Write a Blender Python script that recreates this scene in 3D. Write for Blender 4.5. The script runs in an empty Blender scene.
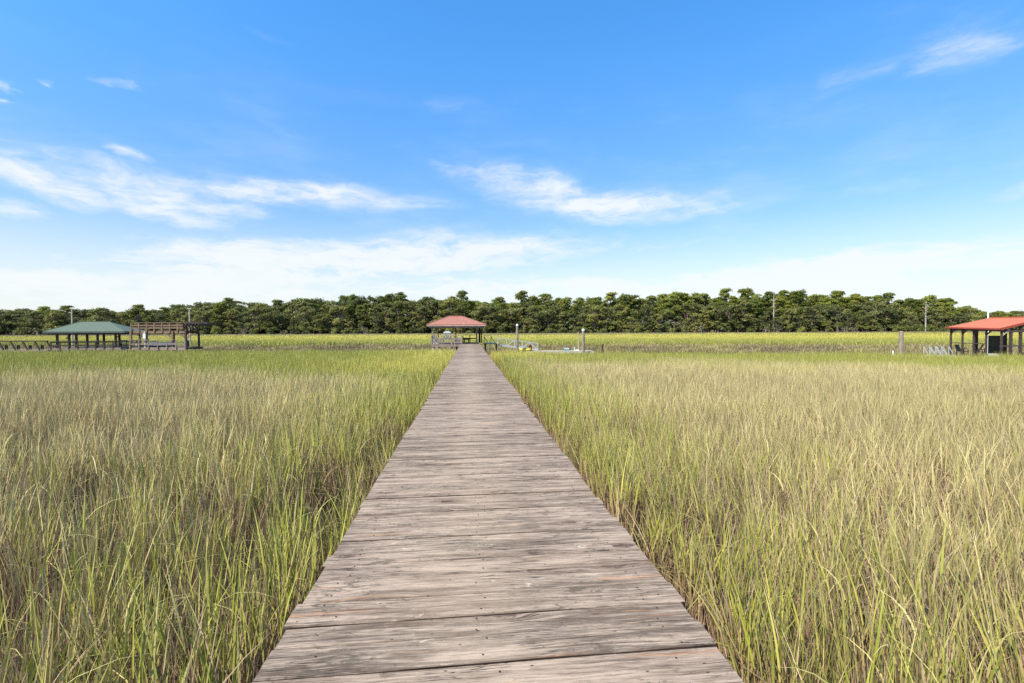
import bpy, math, random
import numpy as np
from mathutils import Vector, Matrix
random.seed(7); rng = np.random.default_rng(7)
SC = bpy.context.scene; COL = SC.collection
R = math.radians

# ------------------------------------------------------------------ camera
FPX, EYE, YAW = 484.0, 1.33, R(5.08)          # focal length in pixels, eye height over the deck
HOR, ROLL = 330.2, 0.0038
cam = bpy.data.objects.new('camera', bpy.data.cameras.new('camera')); COL.objects.link(cam)
cam.data.sensor_width = 36; cam.data.lens = FPX / 1024 * 36
cam.data.clip_start = 0.05; cam.data.clip_end = 6000
cam.location = (-0.085, 0, EYE)
PITCH = math.atan((341.5 - HOR + 0.16) / FPX)
cam.matrix_world = (Matrix.Translation(cam.location) @ Matrix.Rotation(-YAW, 4, 'Z') @
                    Matrix.Rotation(R(90) - PITCH, 4, 'X') @ Matrix.Rotation(-math.atan(ROLL), 4, 'Z'))
SC.camera = cam
def W(px, Z, z=0.0):
    X = (px - 512) * Z / FPX
    return Vector((-0.085 + X * math.cos(YAW) + Z * math.sin(YAW), -X * math.sin(YAW) + Z * math.cos(YAW), z))
def H(px, py, Z):
    return EYE + (HOR + ROLL * (469 - px) - py) * Z / FPX

# ------------------------------------------------------------------ sun, sky, exposure
SUN_AZ, SUN_EL = R(-127), R(50)
sd = bpy.data.lights.new('sun', 'SUN'); sd.energy = 5.0; sd.angle = R(0.5); sd.color = (1.0, 0.93, 0.82)
sun = bpy.data.objects.new('sun', sd); COL.objects.link(sun)
sv = Vector((math.sin(SUN_AZ) * math.cos(SUN_EL), math.cos(SUN_AZ) * math.cos(SUN_EL), math.sin(SUN_EL)))
sun.rotation_euler = sv.to_track_quat('Z', 'Y').to_euler(); sun.location = sv * 50
SC.view_settings.view_transform = 'Standard'; SC.view_settings.look = 'None'
SC.view_settings.exposure = 0.60; SC.view_settings.gamma = 1.0
SC.render.use_persistent_data = False
SC.cycles.use_denoising = False
SC.cycles.max_bounces = 6; SC.cycles.diffuse_bounces = 2; SC.cycles.transmission_bounces = 3
SC.cycles.transparent_max_bounces = 4; SC.cycles.glossy_bounces = 2

class NT:
    def __init__(s, tree): s.t = tree; s.n = tree.nodes; s.l = tree.links
    def node(s, typ, **kw):
        nd = s.n.new(typ)
        for k, v in kw.items(): setattr(nd, k, v)
        return nd
    def put(s, sock, v):
        if v is None: return
        if hasattr(v, 'is_output') or isinstance(v, bpy.types.NodeSocket): s.l.new(v, sock)
        else:
            if sock.type == 'RGBA' and not hasattr(v, '__len__'): v = (v, v, v, 1)
            if sock.type == 'RGBA' and len(v) == 3: v = (*v, 1)
            sock.default_value = v
    def m(s, op, a, b=None, c=None, clamp=False):
        nd = s.node('ShaderNodeMath', operation=op, use_clamp=clamp)
        for i, v in enumerate((a, b, c)): s.put(nd.inputs[i], v)
        return nd.outputs[0]
    def vm(s, op, a, b=None, sc=None):
        nd = s.node('ShaderNodeVectorMath', operation=op)
        s.put(nd.inputs[0], a); s.put(nd.inputs[1], b)
        if sc is not None: s.put(nd.inputs['Scale'], sc)
        return nd.outputs['Value'] if op in ('LENGTH', 'DISTANCE', 'DOT_PRODUCT') else nd.outputs[0]
    def mix(s, f, a, b, mode='MIX'):
        nd = s.node('ShaderNodeMix', data_type='RGBA', blend_type=mode)
        s.put(nd.inputs[0], f); s.put(nd.inputs[6], a); s.put(nd.inputs[7], b)
        return nd.outputs[2]
    def comb(s, x, y, z=0.0):
        nd = s.node('ShaderNodeCombineXYZ')
        for i, v in enumerate((x, y, z)): s.put(nd.inputs[i], v)
        return nd.outputs[0]
    def sep(s, v):
        nd = s.node('ShaderNodeSeparateXYZ'); s.put(nd.inputs[0], v); return nd.outputs
    def noise(s, vec, scale, detail=3, rough=0.5, dist=0.0):
        nd = s.node('ShaderNodeTexNoise'); s.put(nd.inputs['Vector'], vec)
        nd.inputs['Scale'].default_value = scale; nd.inputs['Detail'].default_value = detail
        nd.inputs['Roughness'].default_value = rough; nd.inputs['Distortion'].default_value = dist
        return nd.outputs[0]
    def step(s, v, a, b, lo=0.0, hi=1.0):
        nd = s.node('ShaderNodeMapRange', interpolation_type='SMOOTHSTEP')
        s.put(nd.inputs[0], v); s.put(nd.inputs[1], a); s.put(nd.inputs[2], b)
        s.put(nd.inputs[3], lo); s.put(nd.inputs[4], hi)
        return nd.outputs[0]

world = bpy.data.worlds.new('World'); SC.world = world; world.use_nodes = True
w = NT(world.node_tree); w.n.clear()
sky = w.node('ShaderNodeTexSky', sky_type='NISHITA'); sky.sun_disc = False
sky.sun_elevation = SUN_EL; sky.sun_rotation = SUN_AZ % (2 * math.pi)
sky.air_density = 1.0; sky.dust_density = 0.6; sky.ozone_density = 2.5
geo = w.node('ShaderNodeTexCoord').outputs['Generated']
dx, dy, dz = w.sep(geo)[0:3]
el = w.m('ARCSINE', dz); az = w.m('ARCTAN2', dx, dy)
elp = w.m('MAXIMUM', el, 0.0)
# deepen the blue overhead, leave it pale low down
tint = w.mix(w.step(elp, 0.02, 0.60), (0.70, 0.73, 0.72), (0.42, 1.00, 1.38))
skyc = w.mix(1.0, sky.outputs[0], tint, 'MULTIPLY')
ang = w.comb(az, el, 0.0)
warp = w.node('ShaderNodeTexNoise'); w.put(warp.inputs['Vector'], w.vm('MULTIPLY', ang, (5.0, 11.0, 1)))
warp.inputs['Scale'].default_value = 1.0; warp.inputs['Detail'].default_value = 5; warp.inputs['Roughness'].default_value = 0.6
wv = w.vm('MULTIPLY', w.vm('SUBTRACT', warp.outputs['Color'], (0.5, 0.5, 0.5)), (0.26, 0.07, 0))
pw = w.vm('ADD', ang, wv)
fib = w.noise(w.vm('MULTIPLY', w.vm('ADD', ang, w.vm('SCALE', wv, sc=0.7)), (13, 50, 1)), 1.0, 8, 0.66, 0.35)
fib2 = w.noise(w.vm('MULTIPLY', w.vm('ADD', ang, (3.3, 1.7, 0)), (4, 13, 1)), 1.0, 5, 0.6)
CL = [ # px, py, half width px, half height px, slope (down to the right), weight
  (30, 174, 110, 14, 0.14, .95), (165, 203, 75, 17, 0.20, 1.0), (150, 186, 130, 13, 0.08, .8), (330, 193, 110, 12, 0.03, .95), (10, 207, 55, 11, 0, .8), (215, 205, 50, 12, .1, .8), (245, 190, 90, 11, .02, .9), (60, 192, 90, 14, .1, .6),
  (137, 161, 34, 6, 0.06, .75), (135, 240, 34, 6, 0.05, .6), (30, 253, 26, 5, 0, .5),
  (545, 187, 85, 15, 0.15, .8), (610, 204, 95, 15, 0.09, 1.05), (490, 175, 60, 6, .15, .5), (690, 213, 60, 7, -0.02, .6), (520, 176, 90, 5, 0.12, .35),
  (955, 50, 60, 19, 0.10, .62), (868, 76, 52, 12, -0.10, .34), (940, 20, 80, 16, .3, .2), (1010, 182, 40, 9, -0.1, .55), (880, 190, 70, 8, -0.15, .3),
  (118, 79, 15, 5, -0.1, .5), (40, 82, 12, 5, 0, .5), (2, 86, 10, 5, 0, .8), (2, 101, 12, 3, 0, .6), (258, 40, 26, 4, 0, .18), (455, 110, 55, 9, 0, .22), (285, 125, 80, 16, 0.3, .2),
  (340, 266, 250, 25, -0.08, 1.4), (460, 252, 110, 14, -.1, 1.1), (170, 256, 110, 11, 0.02, .75), (120, 290, 260, 24, 0, 1.4), (480, 240, 80, 8, 0, .5),
  (620, 245, 120, 9, 0.02, .55), (900, 262, 200, 16, -.05, .7), (450, 262, 120, 14, -.1, .9), (800, 278, 330, 22, -0.04, 1.35), (930, 240, 130, 15, -0.08, .45), (560, 290, 600, 16, 0, 1.2), (760, 240, 60, 6, -.1, .35)]
acc = None
for (px, py, hw, hh, sl, wt) in CL:
    X = (px - 512) / FPX; a0 = YAW + math.atan(X); c = math.cos(math.atan(X))
    e0 = math.atan((HOR + ROLL * (469 - px) - py) / FPX * c)
    d = w.vm('SUBTRACT', pw, (a0, e0, 0))
    sx, sy = hw / FPX * c * c, hh / FPX * c
    # shear for slope then scale
    q = w.sep(d); yy = w.m('MULTIPLY_ADD', q[0], sl / c, q[1])
    r2 = w.m('ADD', w.m('POWER', w.m('MULTIPLY', q[0], 1 / sx), 2.0), w.m('POWER', w.m('MULTIPLY', yy, 1 / sy), 2.0))
    g = w.m('MULTIPLY', w.m('EXPONENT', w.m('MULTIPLY', r2, -0.9)), wt)
    acc = g if acc is None else w.m('MAXIMUM', acc, g)
dens = w.m('MULTIPLY', acc, w.m('MULTIPLY_ADD', fib, 2.5, w.m('MULTIPLY_ADD', fib2, 1.3, -0.86)))
cl = w.step(dens, 0.02, 1.35)
veil = w.m('MULTIPLY', w.step(fib2, 0.42, 0.75), w.step(elp, 0.55, 0.1, 0.0, 0.22))
low = w.m('MULTIPLY', w.step(elp, 0.24, 0.0), 0.78)
cloud = w.m('MAXIMUM', w.m('MAXIMUM', w.m('MULTIPLY', cl, 0.93), veil), low, clamp=True)
out = w.mix(cloud, skyc, (4.15, 4.32, 4.42))
bg = w.node('ShaderNodeBackground'); w.put(bg.inputs[0], out); bg.inputs[1].default_value = 0.15
w.l.new(bg.outputs[0], w.node('ShaderNodeOutputWorld').inputs[0])

# ------------------------------------------------------------------ helpers
def lin(r, g, b):
    f = lambda c: (c / 255 / 12.92) if c / 255 <= 0.04045 else ((c / 255 + 0.055) / 1.055) ** 2.4
    return (f(r), f(g), f(b))
def mat(name):
    m_ = bpy.data.materials.new(name); m_.use_nodes = True; t = NT(m_.node_tree); t.n.clear()
    return m_, t
def finish(t, shader): t.l.new(shader, t.node('ShaderNodeOutputMaterial').inputs[0])
def pbsdf(t, col, rough=0.8, normal=None, spec=0.3, metal=0.0):
    b = t.node('ShaderNodeBsdfPrincipled'); t.put(b.inputs['Base Color'], col); t.put(b.inputs['Roughness'], rough)
    b.inputs['Specular IOR Level'].default_value = spec; b.inputs['Metallic'].default_value = metal
    if normal is not None: t.l.new(normal, b.inputs['Normal'])
    return b.outputs[0]
def simple(name, col, rough=0.7, var=0.25, scale=3.0, spec=0.3, metal=0.0, stretch=(1, 1, 1)):
    m_, t = mat(name)
    p = t.vm('MULTIPLY', t.node('ShaderNodeTexCoord').outputs['Object'], stretch)
    n = t.noise(p, scale, 4, 0.6)
    dark = tuple(c * (1 - var) for c in col); lite = tuple(min(1, c * (1 + var)) for c in col)
    c = t.mix(t.step(n, 0.3, 0.7), dark, lite)
    finish(t, pbsdf(t, c, rough, None, spec, metal)); return m_
class MB:
    """collects boxes, bars and tubes; build() links them as one mesh object"""
    def __init__(s): s.v = []; s.f = []
    def add(s, vs, fs):
        b = len(s.v); s.v += [tuple(p) for p in vs]; s.f += [tuple(i + b for i in f) for f in fs]; return s
    def box(s, x0, x1, y0, y1, z0, z1):
        vs = [(x0,y0,z0),(x1,y0,z0),(x1,y1,z0),(x0,y1,z0),(x0,y0,z1),(x1,y0,z1),(x1,y1,z1),(x0,y1,z1)]
        return s.add(vs, [(0,3,2,1),(4,5,6,7),(0,1,5,4),(1,2,6,5),(2,3,7,6),(3,0,4,7)])
    def bar(s, a, b, wd=0.09, ht=None):
        ht = ht or wd; a = Vector(a); b = Vector(b); d = (b - a).normalized()
        u = d.cross(Vector((0, 0, 1)))
        if u.length < 1e-3: u = Vector((1, 0, 0))
        u.normalize(); v = u.cross(d).normalized(); u = u * wd / 2; v = v * ht / 2
        vs = [a-u-v, a+u-v, a+u+v, a-u+v, b-u-v, b+u-v, b+u+v, b-u+v]
        return s.add(vs, [(0,3,2,1),(4,5,6,7),(0,1,5,4),(1,2,6,5),(2,3,7,6),(3,0,4,7)])
    def tube(s, a, b, r0, r1=None, n=10, mid=0.0):
        r1 = r0 if r1 is None else r1; a = Vector(a); b = Vector(b); d = (b - a).normalized()
        u = d.cross(Vector((0, 0, 1)));  u = Vector((1, 0, 0)) if u.length < 1e-3 else u.normalized(); v = d.cross(u)
        vs = []
        for p, r in ((a, r0), (b, r1)):
            for k in range(n):
                t = 2 * math.pi * k / n; vs.append(p + u * math.cos(t) * r + v * math.sin(t) * r)
        fs = [(k, (k + 1) % n, n + (k + 1) % n, n + k) for k in range(n)] + [tuple(range(n))[::-1], tuple(range(n, 2 * n))]
        return s.add(vs, fs)
    def slab(s, pts, t):
        """flat polygon with thickness t below it"""
        n = len(pts); top = [Vector(p) for p in pts]; bot = [p - Vector((0, 0, t)) for p in top]
        fs = [tuple(range(n)), tuple(range(n, 2 * n))[::-1]] + [(k, n + k, n + (k + 1) % n, (k + 1) % n) for k in range(n)]
        return s.add(top + bot, fs)
    def build(s, name, m_, parent=None, smooth=False):
        me = bpy.data.meshes.new(name); me.from_pydata(s.v, [], s.f); me.update()
        import bmesh
        bm = bmesh.new(); bm.from_mesh(me); bmesh.ops.recalc_face_normals(bm, faces=bm.faces); bm.to_mesh(me); bm.free()
        me.materials.append(m_); o = bpy.data.objects.new(name, me); COL.objects.link(o)
        if parent: o.parent = parent
        return o
def tag(o, label=None, cat=None, group=None, kind=None):
    if label: o['label'] = label
    if cat: o['category'] = cat
    if group: o['group'] = group
    if kind: o['kind'] = kind
    return o
def empty(name, loc, rz=0.0, **kw):
    o = bpy.data.objects.new(name, None); COL.objects.link(o); o.empty_display_size = 0.3
    o.location = loc; o.rotation_euler = (0, 0, rz); return tag(o, **kw)
def npmesh(name, V, F, mats, cols=None, layer='bl'):
    """V (n,3), F list/array of quads or tris (n,k) ; cols (n,4) per vertex"""
    me = bpy.data.meshes.new(name); F = np.asarray(F, dtype=np.int32); k = F.shape[1]
    me.vertices.add(len(V)); me.vertices.foreach_set('co', np.asarray(V, dtype=np.float32).ravel())
    me.loops.add(F.size); me.loops.foreach_set('vertex_index', F.ravel())
    me.polygons.add(len(F)); me.polygons.foreach_set('loop_start', np.arange(0, F.size, k, dtype=np.int32))
    if cols is not None:
        at = me.color_attributes.new(layer, 'FLOAT_COLOR', 'POINT'); at.data.foreach_set('color', np.asarray(cols, dtype=np.float32).ravel())
    for m_ in mats: me.materials.append(m_)
    me.update(calc_edges=True); me.validate(); return me
def fbm(x, y, s, seed=0):
    r = np.random.default_rng(seed); o = np.zeros_like(x)
    for k in range(7):
        f = s * (1.5 ** k) ; a = r.uniform(0, 6.28); ph = r.uniform(0, 6.28, 2)
        u = x * math.cos(a) + y * math.sin(a); v = -x * math.sin(a) + y * math.cos(a)
        o += np.sin(u * f + ph[0] + 1.3 * np.sin(v * f * 0.7 + ph[1])) / (1.25 ** k)
    return o / 3.0

# ------------------------------------------------------------------ materials
def plank_material():
    m_, t = mat('weathered_planks')
    at = t.node('ShaderNodeAttribute', attribute_name='bl'); pr = t.sep(at.outputs['Vector'])
    pos = t.node('ShaderNodeTexCoord').outputs['Object']; p = t.sep(pos)
    ox = t.m('MULTIPLY_ADD', pr[0], 41.0, p[0]); oz = t.m('MULTIPLY', pr[1], 17.0)
    v0 = t.comb(ox, p[1], oz)
    # knots: cells stretched along the board
    vor = t.node('ShaderNodeTexVoronoi', feature='F1', voronoi_dimensions='2D'); t.put(vor.inputs['Vector'], t.vm('MULTIPLY', v0, (1.25, 2.6, 1)))
    vor.inputs['Scale'].default_value = 1.0; vor.inputs['Randomness'].default_value = 1.0
    lv = t.vm('SUBTRACT', t.vm('MULTIPLY', v0, (1.25, 2.6, 0)), vor.outputs['Position']); lq = t.sep(lv)
    ksel = t.step(t.sep(vor.outputs['Color'])[0], 0.40, 0.46)
    kr = t.m('SQRT', t.m('ADD', t.m('POWER', t.m('MULTIPLY', lq[0], 0.75), 2.0), t.m('POWER', lq[1], 2.0)))
    kg = t.m('MULTIPLY', t.m('EXPONENT', t.m('MULTIPLY', t.m('POWER', kr, 2.0), -55.0)), ksel)
    wob = t.m('MULTIPLY', t.noise(t.vm('MULTIPLY', v0, (1.6, 3, 1)), 1.0, 3), 0.055)
    gy = t.m('ADD', t.m('ADD', p[1], wob), t.m('MULTIPLY', t.m('MULTIPLY', kg, lq[1]), -0.45))
    grain = t.noise(t.comb(t.m('MULTIPLY', ox, 2.2), t.m('MULTIPLY', gy, 70.0), oz), 1.0, 8, 0.72)
    fine = t.noise(t.comb(t.m('MULTIPLY', ox, 11.0), t.m('MULTIPLY', gy, 230.0), oz), 1.0, 5, 0.75)
    rings = t.m('SINE', t.m('MULTIPLY', t.m('ADD', gy, t.m('MULTIPLY', kg, 0.02)), 330.0))
    blot = t.noise(t.comb(t.m('MULTIPLY', ox, 1.5), t.m('MULTIPLY', gy, 17.0), oz), 1.0, 8, 0.70)
    blot2 = t.noise(t.vm('MULTIPLY', v0, (9, 24, 1)), 1.0, 10, 0.80, 0.7)
    patch = t.noise(t.vm('MULTIPLY', v0, (1.1, 3.5, 1)), 1.0, 3, 0.6)
    c = t.mix(pr[2], lin(156, 134, 114), lin(104, 90, 77))
    c = t.mix(t.step(blot, 0.42, 0.62), c, lin(176, 153, 130))
    c = t.mix(t.m('MULTIPLY', t.step(blot, 0.50, 0.34), 0.70), c, lin(104, 84, 64))
    c = t.mix(t.m('MULTIPLY', t.step(grain, 0.50, 0.38), 0.75), c, lin(84, 68, 54))
    c = t.mix(t.m('MULTIPLY', t.step(grain, 0.56, 0.66), 0.55), c, lin(190, 170, 146))
    c = t.mix(t.m('MULTIPLY', t.m('MULTIPLY_ADD', rings, 0.5, 0.5), 0.20), c, lin(96, 78, 62))
    c = t.mix(t.m('MULTIPLY', t.step(fine, 0.52, 0.60), 0.50), c, lin(84, 68, 54))
    c = t.mix(t.m('MULTIPLY', t.step(fine, 0.46, 0.40), 0.30), c, lin(188, 170, 150))
    # grey lichen specks gathered in patches, and warm fresh wood
    lich = t.m('MULTIPLY', t.step(blot2, 0.53, 0.57), t.step(patch, 0.46, 0.56))
    c = t.mix(t.m('MULTIPLY', lich, 0.80), c, lin(84, 76, 62))
    spk = t.m('MULTIPLY', t.step(blot2, 0.60, 0.63), 0.55)
    c = t.mix(spk, c, lin(92, 80, 66))
    pale = t.m('MULTIPLY', t.step(blot2, 0.44, 0.40), t.step(patch, 0.44, 0.36))
    c = t.mix(t.m('MULTIPLY', pale, 0.6), c, lin(214, 194, 168))
    warm = t.noise(t.comb(t.m('MULTIPLY', ox, 1.1), t.m('MULTIPLY', gy, 30.0), t.m('ADD', oz, 5.0)), 1.0, 3, 0.6)
    c = t.mix(t.m('MULTIPLY', t.step(warm, 0.64, 0.72), 0.55), c, lin(184, 130, 88))
    worn = t.m('MULTIPLY', t.step(t.m('ABSOLUTE', t.m('ADD', p[0], 0.05)), 0.5, 0.05), t.step(blot2, 0.35, 0.6))
    c = t.mix(t.m('MULTIPLY', worn, 0.30), c, lin(188, 164, 136))
    ev = t.m('ABSOLUTE', t.m('SUBTRACT', at.outputs['Alpha'], 0.5))
    edge = t.step(t.m('MULTIPLY_ADD', t.m('SUBTRACT', blot2, 0.5), 0.22, ev), 0.45, 0.50)
    c = t.mix(t.m('MULTIPLY', edge, 0.62), c, lin(82, 68, 54))
    # knots and splits
    core = t.m('MULTIPLY', t.step(t.m('MULTIPLY_ADD', blot2, 0.34, t.m('MULTIPLY_ADD', patch, 0.18, kr)), 0.335, 0.285), ksel)
    c = t.mix(t.m('MULTIPLY', core, t.step(fine, 0.4, 0.55, .35, .9)), c, lin(70, 58, 48))
    halo = t.m('MULTIPLY', t.step(kr, 0.17, 0.06), ksel)
    c = t.mix(t.m('MULTIPLY', halo, 0.30), c, lin(110, 84, 68))
    crk = t.noise(t.comb(t.m('MULTIPLY', ox, 2.6), t.m('MULTIPLY', gy, 60.0), t.m('ADD', oz, 9.0)), 1.0, 2, 0.5, 0.4)
    ck = t.m('MULTIPLY', t.step(t.m('ABSOLUTE', t.m('SUBTRACT', crk, 0.5)), 0.022, 0.004), t.step(t.noise(t.vm('MULTIPLY', v0, (2.3, 5, 1)), 1.0, 2), 0.50, 0.60))
    c = t.mix(t.m('MULTIPLY', ck, 0.85), c, lin(44, 36, 31))
    # grit and little dark flecks
    v2 = t.node('ShaderNodeTexVoronoi', feature='F1'); t.put(v2.inputs['Vector'], t.vm('MULTIPLY', v0, (22, 40, 1))); v2.inputs['Scale'].default_value = 1
    fl = t.m('MULTIPLY', t.step(v2.outputs['Distance'], 0.22, 0.12), t.step(t.sep(v2.outputs['Color'])[1], 0.90, 0.92))
    c = t.mix(t.m('MULTIPLY', fl, 0.8), c, lin(50, 40, 34))
    hgt = t.m('ADD', t.m('ADD', t.m('MULTIPLY', grain, 0.6), t.m('MULTIPLY', fine, 0.25)), t.m('MULTIPLY', t.m('ADD', ck, core), -0.5))
    bmp = t.node('ShaderNodeBump'); bmp.inputs['Strength'].default_value = 0.8; bmp.inputs['Distance'].default_value = 0.007
    t.l.new(hgt, bmp.inputs['Height'])
    finish(t, pbsdf(t, c, 0.85, bmp.outputs[0], 0.2)); return m_
M = {}
M['plank'] = plank_material()
M['plank_side'] = simple('dark_board_edge', lin(62, 50, 42), 0.95, 0.4, 9, spec=0.05)  # aged board sides, coloured extra dark so sunlit gaps still draw dark seams
M['nail'] = simple('rusty_nail', lin(58, 44, 36), 1.0, spec=0.0)
M['oldwood'] = simple('old_wood', lin(140, 122, 106), 0.85, 0.3, 6, stretch=(1, 1, .3))
M['warmwood'] = simple('brown_wood', lin(128, 104, 80), 0.85, 0.3, 6)
M['darkwood'] = simple('dark_wood', lin(72, 60, 52), 0.85, 0.35, 6)
M['palewood'] = simple('pale_wood', lin(176, 164, 142), 0.85, 0.25, 6)
M['white'] = simple('white_paint', (0.72, 0.73, 0.72), 0.5, 0.08)
M['alu'] = simple('pale_aluminium', (0.40, 0.40, 0.37), 0.5, 0.1)
M['black'] = simple('black_plastic', (0.03, 0.03, 0.035), 0.5, 0.3)
M['yellow'] = simple('yellow_plastic', (0.78, 0.56, 0.06), 0.45, 0.1)
M['cyan'] = simple('light_blue_plastic', (0.16, 0.34, 0.40), 0.45, 0.1)
M['rust'] = simple('rust_red', (0.34, 0.09, 0.045), 0.7, 0.25)
M['grey'] = simple('grey_composite', (0.55, 0.54, 0.50), 0.6, 0.12)
def roofmat(name, a, b, stain, rib=0.32, amt=0.35):
    m_, t = mat(name); pos = t.node('ShaderNodeTexCoord').outputs['Object']; p = t.sep(pos)
    n = t.noise(pos, 1.3, 5, 0.65); n2 = t.noise(t.vm('MULTIPLY', pos, (6, 1.0, 1.0)), 1.0, 4, 0.6)
    c = t.mix(n, a, b); c = t.mix(t.m('MULTIPLY', t.step(n2, 0.58, 0.78), amt), c, stain)
    ribs = t.m('ABSOLUTE', t.m('SINE', t.m('MULTIPLY', p[0], math.pi / rib)))
    bmp = t.node('ShaderNodeBump'); bmp.inputs['Strength'].default_value = 0.5; bmp.inputs['Distance'].default_value = 0.03
    t.l.new(t.step(ribs, 0.2, 0.0), bmp.inputs['Height'])
    finish(t, pbsdf(t, c, 0.55, bmp.outputs[0], 0.3)); return m_
M['roof_salmon'] = roofmat('faded_red_roof', lin(168, 112, 88), lin(152, 98, 76), lin(235, 215, 205))
M['roof_red'] = roofmat('red_metal_roof', lin(190, 110, 72), lin(178, 98, 62), lin(206, 138, 110), amt=0.15)
M['roof_green'] = roofmat('green_metal_roof', lin(98, 108, 86), lin(88, 98, 78), lin(140, 156, 132), amt=0.3)
M['fascia'] = simple('grey_fascia', lin(120, 116, 108), 0.7, 0.15)
M['fascia_pale'] = simple('weathered_pale_fascia', lin(205, 170, 150), 0.7, 0.15)
M['fascia_red'] = simple('dark_red_fascia', lin(150, 66, 48), 0.6, 0.15)

def grass_material():
    m_, t = mat('marsh_grass')
    at = t.node('ShaderNodeAttribute', attribute_name='bl'); q = t.sep(at.outputs['Vector'])   # rnd, t, dead
    ig = t.node('ShaderNodeAttribute', attribute_type='INSTANCER', attribute_name='green').outputs['Fac']
    it = t.node('ShaderNodeAttribute', attribute_type='INSTANCER', attribute_name='tone').outputs['Fac']
    orr = t.node('ShaderNodeObjectInfo').outputs['Random']
    g = t.m('ADD', ig, t.m('MULTIPLY_ADD', q[0], 0.9, -0.45))
    green = t.mix(q[0], lin(120, 132, 48), lin(174, 171, 74))
    green = t.mix(t.m('MULTIPLY', t.step(t.m('FRACT', t.m('MULTIPLY', q[0], 7.13)), 0.80, 0.9), 0.8), green, lin(212, 198, 96))
    pale = t.mix(t.m('FRACT', t.m('MULTIPLY', q[0], 3.7)), lin(192, 174, 108), lin(216, 196, 140))
    leaf = t.mix(t.step(g, 0.25, 0.75), pale, green)
    leaf = t.mix(t.m('MULTIPLY', t.step(q[1], 0.72, 1.0), t.m('MULTIPLY_ADD', ig, -0.55, 0.58, clamp=True)), leaf, lin(214, 194, 142))   # dry tips
    deadc = t.mix(t.m('FRACT', t.m('MULTIPLY', q[0], 5.31)), lin(124, 96, 74), lin(212, 184, 148))
    leaf = t.mix(t.step(q[1], 0.62, 0.28), leaf, lin(150, 124, 92))      # old sheaths low on the stem
    leaf = t.mix(t.m('MULTIPLY', t.step(ig, 0.85, 1.45), 0.9), leaf, t.mix(q[0], lin(184, 174, 76), lin(222, 206, 106)))
    c = t.mix(q[2], leaf, deadc)
    c = t.mix(it, c, t.mix(q[0], lin(122, 110, 82), lin(170, 152, 116)))    # wholly dead stretches
    c = t.mix(1.0, c, t.mix(orr, (0.86, 0.86, 0.86), (1.10, 1.10, 1.10)), 'MULTIPLY')
    d = pbsdf(t, c, 0.55, None, 0.25)
    tr = t.node('ShaderNodeBsdfTranslucent'); t.put(tr.inputs[0], c)
    mx = t.node('ShaderNodeMixShader'); mx.inputs[0].default_value = 0.14
    t.l.new(d, mx.inputs[1]); t.l.new(tr.outputs[0], mx.inputs[2]); finish(t, mx.outputs[0]); return m_
M['grass'] = grass_material()
def leaf_material(name, a, b, c3, hi):
    m_, t = mat(name)
    at = t.node('ShaderNodeAttribute', attribute_name='bl'); q = t.sep(at.outputs['Vector'])
    orr = t.node('ShaderNodeObjectInfo').outputs['Random']
    c = t.mix(q[0], a, b); c = t.mix(t.step(q[1], 0.72, 1.0), c, c3)
    c = t.mix(t.m('MULTIPLY', orr, 0.6), c, hi)
    c = t.mix(1.0, c, t.mix(t.m('FRACT', t.m('MULTIPLY', orr, 13.7)), (0.60, 0.64, 0.62), (1.55, 1.42, 1.20)), 'MULTIPLY')
    d = pbsdf(t, c, 0.6, None, 0.2)
    tr = t.node('ShaderNodeBsdfTranslucent'); t.put(tr.inputs[0], c)
    mx = t.node('ShaderNodeMixShader'); mx.inputs[0].default_value = 0.25
    t.l.new(d, mx.inputs[1]); t.l.new(tr.outputs[0], mx.inputs[2]); finish(t, mx.outputs[0]); return m_
M['pine'] = leaf_material('pine_needles', lin(88, 102, 42), lin(122, 132, 56), lin(160, 158, 86), lin(118, 118, 48))
M['oak'] = leaf_material('oak_leaves', lin(82, 92, 48), lin(114, 118, 70), lin(158, 152, 110), lin(112, 112, 54))
M['bush'] = leaf_material('bush_leaves', lin(92, 108, 44), lin(124, 132, 58), lin(148, 142, 92), lin(112, 106, 72))
M['palm'] = leaf_material('palmetto_fronds', lin(96, 110, 48), lin(126, 132, 62), lin(140, 138, 80), lin(110, 112, 60))
M['greybush'] = leaf_material('bare_scrub', lin(104, 98, 78), lin(136, 126, 100), lin(150, 140, 116), lin(110, 106, 76))
M['bark'] = simple('pine_bark', lin(128, 108, 92), 0.9, 0.3, 2)
M['snag'] = simple('bleached_wood', lin(176, 164, 148), 0.9, 0.2, 2)

# ------------------------------------------------------------------ bank lines (distance along the view for a picture column)
NB = np.array([[-900, 40], [0, 38], [300, 38], [455, 37.5], [500, 35.5], [560, 34], [800, 32], [1024, 28.5], [2000, 24]], float)
FB = np.array([[-900, 58], [0, 63], [210, 61], [460, 61], [700, 58], [860, 55], [1024, 51], [2000, 46]], float)
def camxz(x, y):
    X = x + 0.085; return X * math.cos(YAW) - y * math.sin(YAW), X * math.sin(YAW) + y * math.cos(YAW)
def banks(x, y):
    cx, cz = camxz(x, y); px = 512 + FPX * cx / np.maximum(cz, 0.5)
    wav = 0.6 * np.sin(px * 0.031) + 0.45 * np.sin(px * 0.083 + 1)
    return px, cz, np.interp(px, NB[:, 0], NB[:, 1]) + wav * 0.6, np.interp(px, FB[:, 0], FB[:, 1]) + wav

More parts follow.
